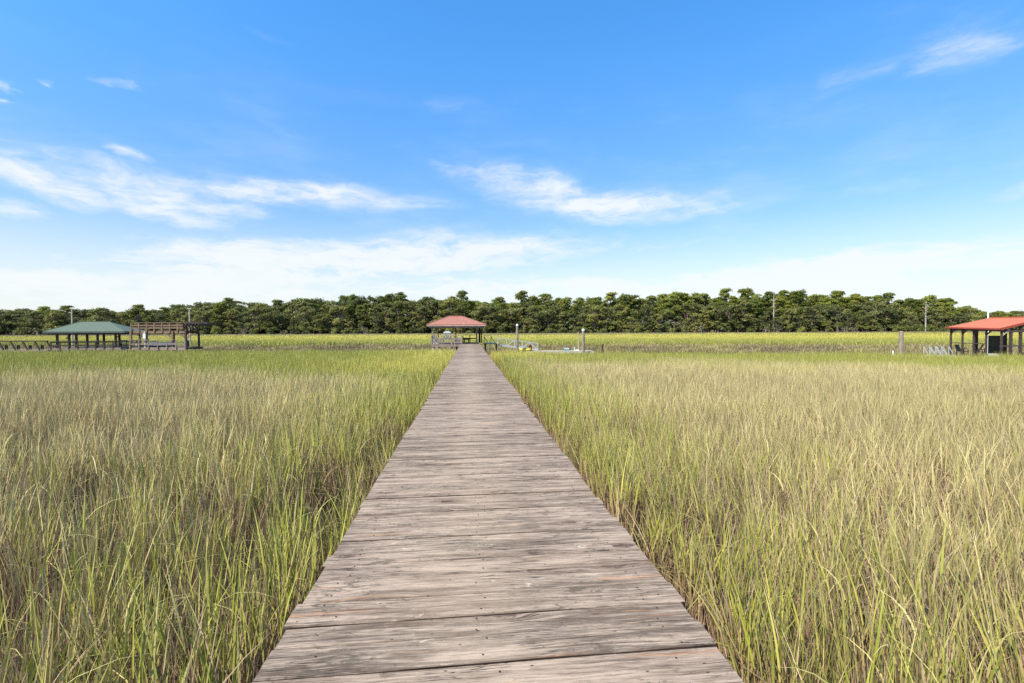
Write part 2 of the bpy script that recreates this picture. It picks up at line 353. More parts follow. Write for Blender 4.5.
# ------------------------------------------------------------------ ground and water
MUD = -1.15
gx = np.concatenate([np.linspace(-3000, -160, 14), np.linspace(-150, 150, 121), np.linspace(160, 3000, 14)])
gy = np.concatenate([np.linspace(-400, -15, 6), np.linspace(-10, 90, 81), np.linspace(95, 400, 30), np.linspace(500, 4500, 10)])
GX, GY = np.meshgrid(gx, gy); nx, ny = len(gx), len(gy)
PX, CZ, B0, B1 = banks(GX, GY)
dn = np.minimum(CZ - B0, B1 - CZ)
GZ = MUD + 0.05 * fbm(GX, GY, 0.8, 3) * (np.abs(GX) < 150) - np.clip(dn / 2.5, 0, 1) * 1.2 * ((CZ > 5) & (np.abs(GX) < 155))
GZ += 0.9 * np.clip((CZ - 232) / 14, 0, 1)
V = np.stack([GX.ravel(), GY.ravel(), GZ.ravel()], 1)
I = np.arange(nx * ny).reshape(ny, nx)
F = np.stack([I[:-1, :-1].ravel(), I[:-1, 1:].ravel(), I[1:, 1:].ravel(), I[1:, :-1].ravel()], 1)
gm, t = mat('marsh_mud'); p = t.node('ShaderNodeTexCoord').outputs['Object']
c = t.mix(t.noise(p, 2.2, 6, 0.65), lin(24, 20, 15), lin(48, 40, 29)); c = t.mix(t.step(t.noise(p, 14, 4, 0.7), 0.45, 0.65), c, lin(66, 54, 38))
bmp = t.node('ShaderNodeBump'); bmp.inputs['Distance'].default_value = 0.08; t.l.new(t.noise(p, 9, 4), bmp.inputs['Height'])
finish(t, pbsdf(t, c, 0.7, bmp.outputs[0]))
gr = bpy.data.objects.new('ground', npmesh('ground', V, F, [gm])); COL.objects.link(gr); tag(gr, kind='structure')
wm, t = mat('creek_water'); p = t.node('ShaderNodeTexCoord').outputs['Object']
bmp = t.node('ShaderNodeBump'); bmp.inputs['Distance'].default_value = 0.03; bmp.inputs['Strength'].default_value = 0.4
t.l.new(t.noise(t.vm('MULTIPLY', p, (1, 2.5, 1)), 2.5, 4), bmp.inputs['Height'])
finish(t, pbsdf(t, lin(70, 72, 58), 0.12, bmp.outputs[0], 0.5))
WATER = MUD - 0.35
wt_ = MB(); wt_.add([(-150, 5, WATER), (150, 5, WATER), (150, 88, WATER), (-150, 88, WATER)], [(0, 1, 2, 3)])
tag(wt_.build('creek_water', wm), kind='structure')

# ------------------------------------------------------------------ grass tufts
def tuft(name, n, rad, hmin, hmax, wd, seg, dead_frac, lean, seed, stem_frac=0.3, bent=0.05):
    r = np.random.default_rng(seed)
    ang = r.uniform(0, 2 * np.pi, n); rr = rad * np.sqrt(r.uniform(0, 1, n))
    px, py = rr * np.cos(ang), rr * np.sin(ang)
    stem = r.uniform(0, 1, n) < stem_frac
    dead = (r.uniform(0, 1, n) < dead_frac).astype(float); dead[stem] = (r.uniform(0, 1, stem.sum()) < 0.8)
    top = r.uniform(hmin, hmax, n) * np.where(dead > .5, r.uniform(0.45, 0.97, n), 1.0)
    base = np.where(stem, 0.0, top * r.uniform(0.16, 0.70, n)); L = top - base
    th = r.normal(0.6, 1.5, n)                                  # a light wind leans them one way
    le = np.abs(r.normal(0, lean, n)) + 0.05; cu = np.abs(r.normal(0, lean * 1.1, n)); cu[stem] *= 0.15; le[stem] *= 0.7
    bn = (r.uniform(0, 1, n) < bent) & ~stem; cu[bn] += r.uniform(0.5, 1.3, bn.sum()); 
    lo = le * base * 0.5
    fa = r.uniform(0, np.pi, n); wid = wd * r.uniform(0.55, 1.25, n) * np.where(stem, 0.6, 1.0)
    rnd = r.uniform(0, 1, n)
    T = np.linspace(0, 1, seg + 1)
    vs = np.zeros((n, seg + 1, 2, 3)); co = np.zeros((n, seg + 1, 2, 4)); co[..., 3] = 1
    for k, tt in enumerate(T):
        hor = lo + L * (le * tt + cu * tt * tt)
        zz = base + L * (tt - np.where(bn, 0.75, 0.22 * cu) * cu * tt ** 3)
        cx = px + np.cos(th) * hor; cy = py + np.sin(th) * hor
        ww = wid / 2 * (1 - tt ** 2.2 * 0.92) * (0.7 + 0.3 * min(1, tt * 4))
        for sgn, j in ((-1, 0), (1, 1)):
            vs[:, k, j, 0] = cx + sgn * np.cos(fa) * ww; vs[:, k, j, 1] = cy + sgn * np.sin(fa) * ww; vs[:, k, j, 2] = zz
        co[:, k, :, 0] = rnd[:, None]; co[:, k, :, 1] = np.clip(zz / hmax, 0, 1)[:, None]; co[:, k, :, 2] = dead[:, None]
    idx = np.arange(n * (seg + 1) * 2).reshape(n, seg + 1, 2)
    F = np.stack([idx[:, :-1, 0], idx[:, :-1, 1], idx[:, 1:, 1], idx[:, 1:, 0]], -1).reshape(-1, 4)
    me = npmesh(name, vs.reshape(-1, 3), F, [M['grass']], co.reshape(-1, 4))
    return bpy.data.objects.new(name, me)
tufts = bpy.data.collections.new('tufts')
NN, NM, NF = 8, 6, 4
for k in range(NN): tufts.objects.link(tuft('a_tuft_%02d' % k, 64, 0.12, 0.64, 1.15, 0.0112, 5, 0.44, 0.13, 100 + k, 0.58, 0.08))
for k in range(NM): tufts.objects.link(tuft('b_tuft_%02d' % k, 90, 0.25, 0.76, 1.13, 0.0145, 4, 0.36, 0.11, 200 + k, 0.42, 0.05))
for k in range(NF): tufts.objects.link(tuft('c_tuft_%02d' % k, 150, 1.1, 0.80, 1.10, 0.06, 2, 0.15, 0.15, 300 + k, 0.2, 0.02))

def scatter(name, pts, kind, green, tone, scl, seed, coll, parent=None):
    r = np.random.default_rng(seed); n = len(pts)
    me = bpy.data.meshes.new(name); me.vertices.add(n); me.vertices.foreach_set('co', pts.astype(np.float32).ravel())
    def A(nm, typ, data, key='value'):
        at = me.attributes.new(nm, typ, 'POINT'); at.data.foreach_set(key, data.ravel())
    A('kind', 'INT', kind.astype(np.int32)); A('green', 'FLOAT', green.astype(np.float32)); A('tone', 'FLOAT', tone.astype(np.float32))
    rot = np.zeros((n, 3), np.float32); rot[:, 2] = r.uniform(-np.pi, np.pi, n) if coll is not tufts else r.uniform(-1.9, 1.9, n)
    if coll is tufts: rot[:, 2] = r.normal(0, 1.1, n) * np.where((pts[:, 0] > 0) & (pts[:, 0] < 1.75), .45, 1) + np.where(pts[:, 0] > 1.75, 2.3, -0.3)
    rot[:, 0] = r.normal(0, 0.05, n); rot[:, 1] = r.normal(0, 0.05, n)
    A('rot', 'FLOAT_VECTOR', rot, 'vector'); A('scl', 'FLOAT_VECTOR', scl.astype(np.float32), 'vector')
    o = bpy.data.objects.new(name, me); COL.objects.link(o)
    ng = bpy.data.node_groups.new(name, 'GeometryNodeTree')
    ng.interface.new_socket('Geometry', in_out='INPUT', socket_type='NodeSocketGeometry')
    ng.interface.new_socket('Geometry', in_out='OUTPUT', socket_type='NodeSocketGeometry')
    N = ng.nodes; Lk = ng.links; gi = N.new('NodeGroupInput'); go = N.new('NodeGroupOutput')
    ci = N.new('GeometryNodeCollectionInfo'); ci.inputs['Collection'].default_value = coll
    ci.inputs['Separate Children'].default_value = True; ci.inputs['Reset Children'].default_value = True
    m2p = N.new('GeometryNodeMeshToPoints'); ip = N.new('GeometryNodeInstanceOnPoints')
    Lk.new(gi.outputs[0], m2p.inputs['Mesh']); Lk.new(m2p.outputs[0], ip.inputs['Points']); Lk.new(ci.outputs[0], ip.inputs['Instance'])
    ip.inputs['Pick Instance'].default_value = True
    def att(nm, dt):
        a = N.new('GeometryNodeInputNamedAttribute'); a.data_type = dt; a.inputs['Name'].default_value = nm; return a.outputs[0]
    Lk.new(att('kind', 'INT'), ip.inputs['Instance Index']); Lk.new(att('rot', 'FLOAT_VECTOR'), ip.inputs['Rotation']); Lk.new(att('scl', 'FLOAT_VECTOR'), ip.inputs['Scale'])
    Lk.new(ip.outputs[0], go.inputs[0])
    md = o.modifiers.new('scatter', 'NODES'); md.node_group = ng
    return o

def grid(x0, x1, y0, y1, s, seed):
    r = np.random.default_rng(seed)
    X, Y = np.meshgrid(np.arange(x0, x1, s), np.arange(y0, y1, s)); X = X.ravel() + r.uniform(-.5, .5, X.size) * s; Y = Y.ravel() + r.uniform(-.5, .5, Y.size) * s
    return X, Y
def in_view(X, Y, extra=2.5):
    cx, cz = camxz(X, Y); return (cz > -1.5) & (np.abs(cx) < cz * 1.2 + extra)
P_, K_, G_, T_, S_ = [], [], [], [], []
def addzone(X, Y, k0, kn, seed, zone):
    r = np.random.default_rng(seed); px, cz, b0, b1 = banks(X, Y)
    side = np.abs(X) ; n = len(X)
    gpatch = fbm(X, Y, 0.35, 11); gfine = fbm(X, Y, 1.3, 12)
    tone = np.zeros(n); hs = 1.0 + 0.07 * fbm(X, Y, 0.5, 13) + r.normal(0, 0.05, n)
    if zone in ('near', 'mid'):
        green = 0.26 + 0.18 * gpatch + 0.32 * fbm(X, Y, 2.2, 12)
        green += 0.30 * np.exp(-np.maximum(side - 1.0, 0) / 2.6) * np.where(X > 0, 0.9, 1.2)
        green += np.where(X < 0, 0.04, -0.02)
        
        e = b0 - cz
        ew = np.where(X < 0, 21, 12) + 2.5 * gpatch + 1.5 * fbm(X, Y, .15, 77)
        green = np.where(e < ew, np.maximum(green, 0.36 + 0.95 * np.clip((ew - e) / 5, 0, 1)), green)
        green = np.maximum(green, 1.0 - .24 * (side - 1) + .12 * gfine)
        pale = np.clip((cz - 4) / 8, 0, 1) * np.clip((side - 3) / 4, 0, 1)
        green -= 0.30 * pale; tone = 0.24 * pale + np.clip(0.55 * fbm(X, Y, 1.7, 41) - .05, 0, .6) * (1 - .5 * pale)
        tone = tone * np.clip((e - ew) / 4 + .25, .12, 1) * np.clip((side - 1.2) / 2.5, .2, 1)
        hs *= np.where(X > 0, 0.97, 1.0)
        thin = fbm(X, Y, 1.5, 14); ok = (thin + r.normal(0, .25, n) > np.where(X < 0, -0.22, -0.70)) | (cz > 10)
        hs *= np.where((cz < 9) & (thin < -0.3), 0.78, 1.0)
    elif zone == 'far':
        d = cz - b1
        dd = d + 0.8 * fbm(X, Y, 0.5, 31)
        green = np.where(dd < 2.0, 0.45, np.where(dd < 7, 0.90, 0.90 + np.clip((dd - 7) / 30, 0, 1) * .55)) + 0.12 * gpatch
        tone = np.where(dd < 2.0, np.clip(0.60 + .4 * fbm(X, Y, 0.45, 33), .1, .9), 0.0) + 0.12 * np.clip(fbm(X, Y, 0.06, 15), 0, 1)
        tone = tone + 0.8 * np.clip((cz - 160 - 12 * fbm(X, Y, 0.03, 16)) / 20, 0, 1)
        hs *= np.where(dd < 2.0, 0.70 + .1 * gfine, 1.0) * np.where(d > 8, 0.92, 1.02)
        ok = np.ones(n, bool)
    z = np.full(n, MUD - 0.02)
    if zone == 'far': z = z - np.clip((b1 + 1.0 - cz) / 2.5, 0, 1) * 0.8
    P_.append(np.stack([X, Y, z], 1)[ok]); K_.append((k0 + r.integers(0, kn, n))[ok]); G_.append(np.clip(green, 0, 1.7)[ok]); T_.append(np.clip(tone, 0, .9)[ok])
    sx = r.uniform(0.9, 1.2, n); S_.append(np.stack([sx, sx, hs], 1)[ok])
GL, GRT = -0.92 - 0.15, 0.92 + 0.58      # nearest tuft centres to the deck edges
X, Y = grid(-20, 23, -2.5, 12.5, 0.23, 21)
px, cz, b0, b1 = banks(X, Y)
k = in_view(X, Y, 3.0) & (cz < 11) & ((X < GL) | (X > GRT)); addzone(X[k], Y[k], 0, NN, 22, 'near')
X, Y = grid(-60, 70, 7, 50, 0.30, 23); px, cz, b0, b1 = banks(X, Y)
k = in_view(X, Y) & (cz >= 10.5) & (cz < b0) & ((X < GL - .05) | (X > GRT + .06)); addzone(X[k], Y[k], NN, NM, 24, 'mid')
X, Y = grid(-130, 160, 40, 150, 0.9, 25); px, cz, b0, b1 = banks(X, Y)
k = in_view(X, Y, 4) & (cz > b1 - 1.2) & (cz < 110); addzone(X[k], Y[k], NN + NM, NF, 26, 'far')
X, Y = grid(-130, 160, 40, 90, 0.55, 29); px, cz, b0, b1 = banks(X, Y)
k = in_view(X, Y, 4) & (cz > b1 - 1.4) & (cz < b1 + 5); addzone(X[k], Y[k], NN, NM, 30, 'far')
X, Y = grid(-320, 360, 90, 260, 1.9, 27); px, cz, b0, b1 = banks(X, Y)
k = in_view(X, Y, 6) & (cz > 108) & (cz < 236); addzone(X[k], Y[k], NN + NM, NF, 28, 'far')
S_[-1][:, :2] *= 1.9
mg = scatter('marsh_grass', np.concatenate(P_), np.concatenate(K_), np.concatenate(G_), np.concatenate(T_), np.concatenate(S_), 5, tufts)
tag(mg, 'tall green and straw coloured marsh grass on both sides of the boardwalk', 'grass', kind='stuff')
print('tufts', sum(map(len, P_)))

# ------------------------------------------------------------------ boardwalk
DL, DR, DEND = -0.905, 0.93, 51.4
bw = empty('boardwalk', (0, 0, MUD), label='long straight weathered grey plank boardwalk running out through the marsh', cat='boardwalk')
def zdeck(y): return 0.012 * math.sin(y * 0.45 + 1) + 0.01 * math.sin(y * 1.3)
Vp, Fp, Cp, Mi = [], [], [], []
y = -1.2; r = random.Random(3)
while y < DEND:
    wdt = r.choice([0.21, 0.185, 0.14, 0.236, 0.19]) + r.uniform(-0.004, 0.004); gap = r.choice((.004, .005, .006, .009)) + r.uniform(-.001, .002)
    x0 = DL + r.uniform(-0.014, 0.014) + .006 * math.sin(y * 1.1); x1 = DR + r.uniform(-0.015, 0.015) + .006 * math.sin(y * .8); x1 += 0.025 if 2.15 < y < 2.38 else 0
    dzp = r.uniform(-0.003, 0.003); tl = r.uniform(-0.005, 0.005); n = 24; b = len(Vp); cup = r.uniform(-.005, .002)
    ph = r.uniform(0, 6.28); cl_ = (r.random(), r.random(), r.random() ** 1.3)
    for i in range(n + 1):
        u = i / n; x = x0 + (x1 - x0) * u
        wa = 0.0022 * math.sin(u * 9 + ph) + 0.0014 * math.sin(u * 23 + ph * 2) + r.uniform(-.0008, .0008)
        sk = 0.045 * (u - .5) * math.exp(-max(y, 0) / 14)
        ya, yb = y + wa + sk + 0.004 * (u - .5) * math.sin(ph), y + wdt - gap + sk + 0.0022 * math.sin(u * 8 + ph * 3)
        zt = zdeck(y) + dzp + tl * (u - .5)
        ym = (ya + yb) / 2
        for (yy, zz) in ((ya, zt - .038), (ya, zt - .003), (ya + .003, zt - .0004), (ym, zt + cup), (yb - .003, zt - .0004), (yb, zt - .003), (yb, zt - .038)):
            Vp.append((x, yy, zz - MUD)); Cp.append((*cl_, (yy - ya) / max(yb - ya, .01)))
    for i in range(n):
        for k in range(7):
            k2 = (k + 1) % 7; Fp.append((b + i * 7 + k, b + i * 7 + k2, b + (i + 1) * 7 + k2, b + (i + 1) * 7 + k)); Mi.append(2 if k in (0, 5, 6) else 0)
    for i in (0, n): 
        q = [b + i * 7 + k for k in range(7)]
        for a_ in ((0, 1, 2, 3), (3, 4, 5, 6), (0, 3, 6, 0)):
            Fp.append(tuple(q[k] for k in a_)); Mi.append(0)
    if y < 9:                       # nail heads over the stringers
        for sx in (-0.74, -0.02, 0.76):
            for f in ((0.22, 0.76) if r.random() < .7 else (0.5,)):
                cx, cy = sx + r.uniform(-.045, .045), y + wdt * f + r.uniform(-.01, .01); b2 = len(Vp); zt = zdeck(y) + dzp + 0.0035
                for a_ in range(6): Vp.append((cx + .0045 * math.cos(a_ * math.pi / 3), cy + .0045 * math.sin(a_ * math.pi / 3), zt - MUD)); Cp.append((0, 0, 0, 1))
                Fp += [(b2, b2 + 1, b2 + 2, b2 + 3), (b2, b2 + 3, b2 + 4, b2 + 5)]; Mi += [1, 1]
    y += wdt
me = bpy.data.meshes.new('deck_planks'); me.from_pydata(Vp, [], [tuple(dict.fromkeys(f)) for f in Fp])
at = me.color_attributes.new('bl', 'FLOAT_COLOR', 'POINT'); at.data.foreach_set('color', np.array(Cp, dtype=np.float32).ravel())
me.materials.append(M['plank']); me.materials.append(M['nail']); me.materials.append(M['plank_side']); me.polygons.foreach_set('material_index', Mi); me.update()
import bmesh
bm = bmesh.new(); bm.from_mesh(me); 
bmesh.ops.recalc_face_normals(bm, faces=[f for f in bm.faces if f.material_index != 1]); bm.to_mesh(me); bm.free()
dk = bpy.data.objects.new('deck_planks', me); COL.objects.link(dk); dk.parent = bw
for sx in (-0.74, 0.0, 0.76):
    MB().box(sx - .025, sx + .025, -1.2, DEND, -MUD - .30, -MUD - .052).build('stringer', M['darkwood'], bw)
yy = 0.6
while yy < DEND:
    MB().box(-0.86, 0.86, yy - .12, yy - .07, -MUD - .54, -MUD - .302).build('cross_beam', M['darkwood'], bw)
    for sx in (-0.72, 0.72):
        dep = -0.6 if yy < 33 else -1.9
        MB().tube((sx, yy + .03, dep), (sx, yy + .03, -MUD - .302), 0.10, 0.095).build('pile', M['oldwood'], bw)
    yy += 3.05

# ------------------------------------------------------------------ helpers for structures standing at a picture column
def at(px, Z, z=0.0, rz=0.0, **kw):
    name = kw.pop('name'); return empty(name, W(px, Z, z), -YAW + rz, **kw)
def hip_roof(parent, x0, x1, y0, y1, zE, zR, rx0, rx1, mroof, mfas, th=0.05, fz=0.14):
    ym = (y0 + y1) / 2
    o = MB()
    A, B, C, D = (x0, y0, zE), (x1, y0, zE), (x1, y1, zE), (x0, y1, zE); E, G = (rx0, ym, zR), (rx1, ym, zR)
    for q in ((A, B, G, E), (B, C, G), (C, D, E, G), (D, A, E)): o.slab(q, th)
    rf = o.build('roof', mroof, parent)
    f = MB(); i = .02
    f.box(x0 + i, x1 - i, y0 + i, y0 + i + .04, zE - fz - th, zE - th - .002); f.box(x0 + i, x1 - i, y1 - i - .04, y1 - i, zE - fz - th, zE - th - .002)
    f.box(x0 + i, x0 + i + .04, y0 + .07, y1 - .07, zE - fz - th, zE - th - .002); f.box(x1 - i - .04, x1 - i, y0 + .07, y1 - .07, zE - fz - th, zE - th - .002)
    f.build('fascia', mfas, rf)
    c = MB()
    up = Vector((0, 0, .03))
    c.bar(Vector(E) + up, Vector(G) + up, .14, .05)
    for a_, b_ in ((A, E), (B, G), (C, G), (D, E)): c.bar(Vector(a_) + up * .6, Vector(b_) + up * .6, .10, .03)
    c.build('ridge_cap', mroof, rf)
    return rf
def post(parent, x, y, z0, z1, m_, wd=.14, name='post'):
    return MB().box(x - wd / 2, x + wd / 2, y - wd / 2, y + wd / 2, z0, z1).build(name, m_, parent)
def pile(parent, x, y, z0, z1, m_, r_=.13):
    return MB().tube((x, y, z0), (x, y, z1), r_, r_ * .93).build('pile', m_, parent)
def decking(parent, x0, x1, y0, y1, z, m_, name='platform', w_=.15, along='x'):
    o = MB(); k = y0
    while k < y1 - .02:
        o.box(x0, x1, k, min(k + w_ - .012, y1), z - .04, z); k += w_
    o.box(x0 + .05, x1 - .05, y0 - .045, y0 - .003, z - .26, z - .05); o.box(x0 + .05, x1 - .05, y1 + .003, y1 + .045, z - .26, z - .05)
    for f in (0.15, .5, .85): o.box(x0 + (x1 - x0) * f, x0 + (x1 - x0) * f + .05, y0, y1, z - .26, z - .045)
    return o.build(name, m_, parent)
def railing(parent, a, b, z, h, m_, n=4, rails=(1.0, .5), wd=.09, brace=False, name='railing'):
    o = MB(); a = Vector(a); b = Vector(b)
    for i in range(n + 1):
        p = a.lerp(b, i / n); o.box(p.x - wd / 2, p.x + wd / 2, p.y - wd / 2, p.y + wd / 2, z - .2, z + h - .04)
    for rr in rails:
        zz = z + h * rr; o.bar((a.x, a.y, zz), (b.x, b.y, zz), wd * (1.5 if rr == 1.0 else .5), .04 if rr == 1.0 else .12)
    if brace:
        for i in range(n):
            p, q = a.lerp(b, i / n), a.lerp(b, (i + .55) / n); o.bar((p.x, p.y - .06, z + h - .1), (q.x, q.y - .06, z + .05), .06, .08)
    return o.build(name, m_, parent)

# ------------------------------------------------------------------ gazebo at the end of the boardwalk (local x right, y away, z over mud)
GZ_ = 47.0
gz = empty('gazebo', (0, GZ_, MUD), label='open gazebo with faded salmon red hip roof at the end of the boardwalk', cat='gazebo')
zf = -MUD
def gX(px, yo=0.0):      # local x of a picture column at a depth behind the gazebo's front
    Zc = (GZ_ + yo) / math.cos(YAW); return W(px, Zc * .996).x
xl, xr = gX(431.5), DR
decking(gz, xl, DL - .03, 0.0, 4.5, zf, M['oldwood'])
decking(gz, xl, xr, 4.56, 6.4, zf - .004, M['oldwood'], 'rear_platform')
for px_ in (434, 440, 452, 459): pile(gz, gX(px_), .15, -1.8, zf - .27, M['palewood'], .11)
for x_ in (xl + .3, -1.4, 0.8): pile(gz, x_, 5.6, -1.8, zf - .27, M['oldwood'], .12)
zE = zf + H(456, 324.6, 47) ; zR = zf + H(456, 316.2, 49.8)
hip_roof(gz, gX(427), gX(486), -0.2, 6.4, zE, zR, gX(449, 3), gX(462, 3), M['roof_salmon'], M['fascia_pale'], .045, .10)
post(gz, gX(432.8), .12, zf, zE - .2, M['oldwood'], .12)
post(gz, gX(438.5, 5.8), 5.8, zf, zE - .05, M['oldwood'], .12)
post(gz, gX(454.3), .12, zf, zf + 1.15, M['oldwood'], .11)
post(gz, gX(476.6, 4.2), 4.2, zf, zE - .02, M['palewood'], .15)
post(gz, gX(479.6, 4.9), 4.9, zf, zE - .02, M['darkwood'], .20)
post(gz, gX(481.6, 4.6), 4.6, zf, zE - .02, M['darkwood'], .12)
post(gz, gX(456, 5.9), 5.9, zf, zE - .05, M['darkwood'], .12)
MB().box(gX(429), gX(484), -.06, -.0, zE - .30, zE - .15).build('roof_beam', M['oldwood'], gz)
MB().box(gX(429), gX(484), 5.9, 5.96, zE - .30, zE - .15).build('roof_beam', M['oldwood'], gz)
railing(gz, (xl + .05, .06, 0), (gX(461.8), .06, 0), zf, H(445, 335.6, 47), M['oldwood'], 3, (1.0, .60, .2), .09)
railing(gz, (xl + .05, .2, 0), (xl + .05, 4.4, 0), zf, .85, M['oldwood'], 2, (1.0, .55))
railing(gz, (gX(463, 5.9), 5.95, 0), (gX(477, 5.9), 5.95, 0), zf, .80, M['darkwood'], 2, (1.0, .55))
bn = MB(); bn.box(gX(463.5, 5.3), gX(469.5, 5.3), 5.0, 5.5, zf + .30, zf + .42)
for px_ in (464.3, 468.7): bn.box(gX(px_, 5.3) - .05, gX(px_, 5.3) + .05, 5.05, 5.45, zf, zf + .298)
bn.build('bench', M['darkwood'], gz)

def adirondack(name, loc, rz, m_, s, label, cat='chair'):
    c = empty(name, loc, rz, label=label, cat=cat, group='chairs under the salmon roof')
    o = MB(); 
    for k in range(4): o.box((-.26 + k * .135) * s, (-.26 + k * .135 + .115) * s, -.28 * s, .22 * s, .36 * s, .385 * s)
    o.build('seat', m_, c)
    b = MB()
    for k in range(4):
        x = (-.24 + k * .16) * s; hh = (1.06 if k in (1, 2) else 1.0) * s
        b.bar((x, .20 * s, .34 * s), (x, .42 * s, hh), .10 * s, .025 * s)
    b.bar((-.30 * s, .25 * s, .50 * s), (.30 * s, .25 * s, .50 * s), .05 * s, .08 * s); b.bar((-.30 * s, .43 * s, .98 * s), (.30 * s, .43 * s, .98 * s), .05 * s, .08 * s)
    b.build('backrest', m_, c)
    for sg in (-1, 1):
        MB().box(sg * .33 * s - .06 * s, sg * .33 * s + .06 * s, -.32 * s, .32 * s, .57 * s, .60 * s).build('armrest', m_, c)
        for yy_ in (-.26, .24): MB().box(sg * .33 * s - .03 * s, sg * .33 * s + .03 * s, yy_ * s - .04 * s, yy_ * s + .04 * s, 0, .568 * s).build('leg', m_, c)
    return c
adirondack('adirondack_chair', (gX(447.6, .5), GZ_ + .52, 0.003), math.pi, M['white'], 1.16, 'tall pale grey slatted chair seen from behind, between two lower white seats')
adirondack('patio_chair', (gX(437.5, .5), GZ_ + .52, 0.003), math.pi * .8, M['white'], .78, 'low white seat left of the tall pale grey chair under the salmon roof')
adirondack('patio_chair', (gX(457.6, .5), GZ_ + .52, 0.003), math.pi * 1.15, M['white'], .66, 'small white seat right of the tall pale grey chair, nearest the walkway')

# side landing, gangway and floating dock, right of the gazebo
FL = H(540, 351.2, 53)                        # floating deck level
lw = at(489, 52.5, MUD, name='side_landing', label='narrow grey landing with open wooden handrail right of the red roofed gazebo', cat='landing')
sc_ = 52.5 / FPX
MB().box(-5.5 * sc_, 9.5 * sc_, -.6, .8, -MUD - .16, -MUD - .05).build('platform', M['palewood'], lw)
railing(lw, (-4.5 * sc_, -.62, 0), (9 * sc_, -.62, 0), -MUD - .05, .80, M['palewood'], 2, (1.0,), .08, True)
for x_ in (-.4, .8): pile(lw, x_, .1, -1.9, -MUD - .162, M['oldwood'], .11)
ga, gb = W(499, 52.3, H(499, 345.3, 52.3)), W(538, 52.5, FL + .12)
gw = empty('gangway', (ga.x, ga.y, ga.z), label='long pale truss gangway sloping from the landing to the floating dock beside the gazebo', cat='gangway')
L = gb - ga; n_ = 5; up = Vector((0, 0, .78)); perp = Vector((-L.y, L.x, 0)).normalized() * 1.0
MB().slab([Vector((0,0,0)) + L*.03, L*.97, L*.97 + perp, L*.03 + perp], .05).build('walking_surface', M['grey'], gw)
for sgn, pp in ((0, perp * -.05), (1, perp * 1.05)):
    o = MB(); o.bar(pp, L + pp, .07, .16); o.bar(pp + up, L + pp + up * .95, .06, .07)
    for i in range(n_ + 1): o.bar(L * (i / n_) + pp, L * (i / n_) + pp + up, .05)
    for i in range(n_):
        a_, b_ = (i, i + 1) if i % 2 else (i + 1, i)
        o.bar(L * (a_ / n_) + pp, L * (b_ / n_) + pp + up, .045)
    o.build('truss', M['alu'], gw)
fd = at(555, 52.5, FL, name='floating_dock', label='low grey floating dock at the gangway foot beside the two white capped piles', cat='floating dock')
s_ = 52.5 / FPX
decking(fd, -35 * s_, 37 * s_, -1.3, 1.0, 0.06, M['palewood'])
MB().box(-34 * s_, 36 * s_, -1.2, .9, WATER - .1 - FL, -.205).build('float', M['black'], fd)
def capped_pile(px, py0, Z, rad, label):
    e_ = at(px, Z, MUD - .8, name='mooring_pile', label=label, cat='mooring pile', group='white capped mooring piles at the floating dock')
    zt = H(px, py0, Z) - MUD + .8
    MB().tube((0, 0, 0), (0, 0, zt - .22), rad, rad * .92, 12).build('shaft', M['oldwood'], e_)
    o = MB(); o.tube((0, 0, zt - .22), (0, 0, zt - .12), rad * 1.08, rad * 1.08, 12); o.tube((0, 0, zt - .12), (0, 0, zt), rad * 1.08, rad * .1, 12); o.build('cap', M['white'], e_)
capped_pile(517.3, 323.8, 50.6, .125, 'tall wooden pile with white cone cap standing in front of the gangway')
capped_pile(583.3, 328.6, 50.6, .15, 'stouter wooden pile with white cone cap at the right end of the floating dock')
e_ = at(578.5, 52, FL + .06, name='thin_pole', label='thin pale leaning pole left of the stout white capped pile', cat='pole')
MB().tube((0, 0, 0), (-.04, 0, H(578.5, 331.5, 52) - FL - .06), .045, .035).build('shaft', M['palewood'], e_)
MB().tube((0,0,.0), (0,0,.16), .07, .06).build('foot', M['white'], e_)
e_ = at(576, 51.8, FL + .062, name='dock_ladder', label='small white ladder rail on the floating dock beside the thin pole', cat='ladder')
MB().box(-.20, -.13, 0, .05, 0, .42).build('hand_rail', M['white'], e_); MB().box(.10, .17, 0, .05, 0, .20).build('hand_rail', M['white'], e_)
MB().box(-.15, .12, .055, .12, .02, .16).build('rung', M['white'], e_)
e_ = at(566.5, 52.2, FL + .062, name='storage_tub', label='light blue tub with white lid on the middle of the floating dock', cat='tub')
o = MB(); o.add([(-.20,-.16,0),(.20,-.16,0),(.20,.16,0),(-.20,.16,0),(-.24,-.2,.24),(.24,-.2,.24),(.24,.2,.24),(-.24,.2,.24)], [(0,3,2,1),(4,5,6,7),(0,1,5,4),(1,2,6,5),(2,3,7,6),(3,0,4,7)]); o.build('body', M['cyan'], e_)
MB().box(-.26, .26, -.22, .22, .242, .30).build('lid', M['white'], e_)
# yellow kayak
def kayak(px, Z, z, Lk, rz, label):
    e_ = at(px, Z, z, rz, name='kayak', label=label, cat='kayak'); vs, fs = [], []; n = 10; m = 8
    for i in range(n + 1):
        u = i / n * 2 - 1; ww = .26 * (1 - abs(u) ** 2.4) + .012; hh = .15 * (1 - .4 * abs(u) ** 2) + .02; zc = .16 + .10 * abs(u) ** 3
        for j in range(m): a_ = 2 * math.pi * j / m; vs.append((u * Lk / 2, math.cos(a_) * ww, zc + math.sin(a_) * hh))
    for i in range(n):
        for j in range(m): fs.append((i * m + j, i * m + (j + 1) % m, (i + 1) * m + (j + 1) % m, (i + 1) * m + j))
    fs += [tuple(range(m)), tuple(range(n * m, n * m + m))[::-1]]
    MB().add(vs, fs).build('hull', M['yellow'], e_); MB().tube((-.1, 0, .30), (-.1, 0, .335), .22, .2, 12).build('cockpit', M['black'], e_)
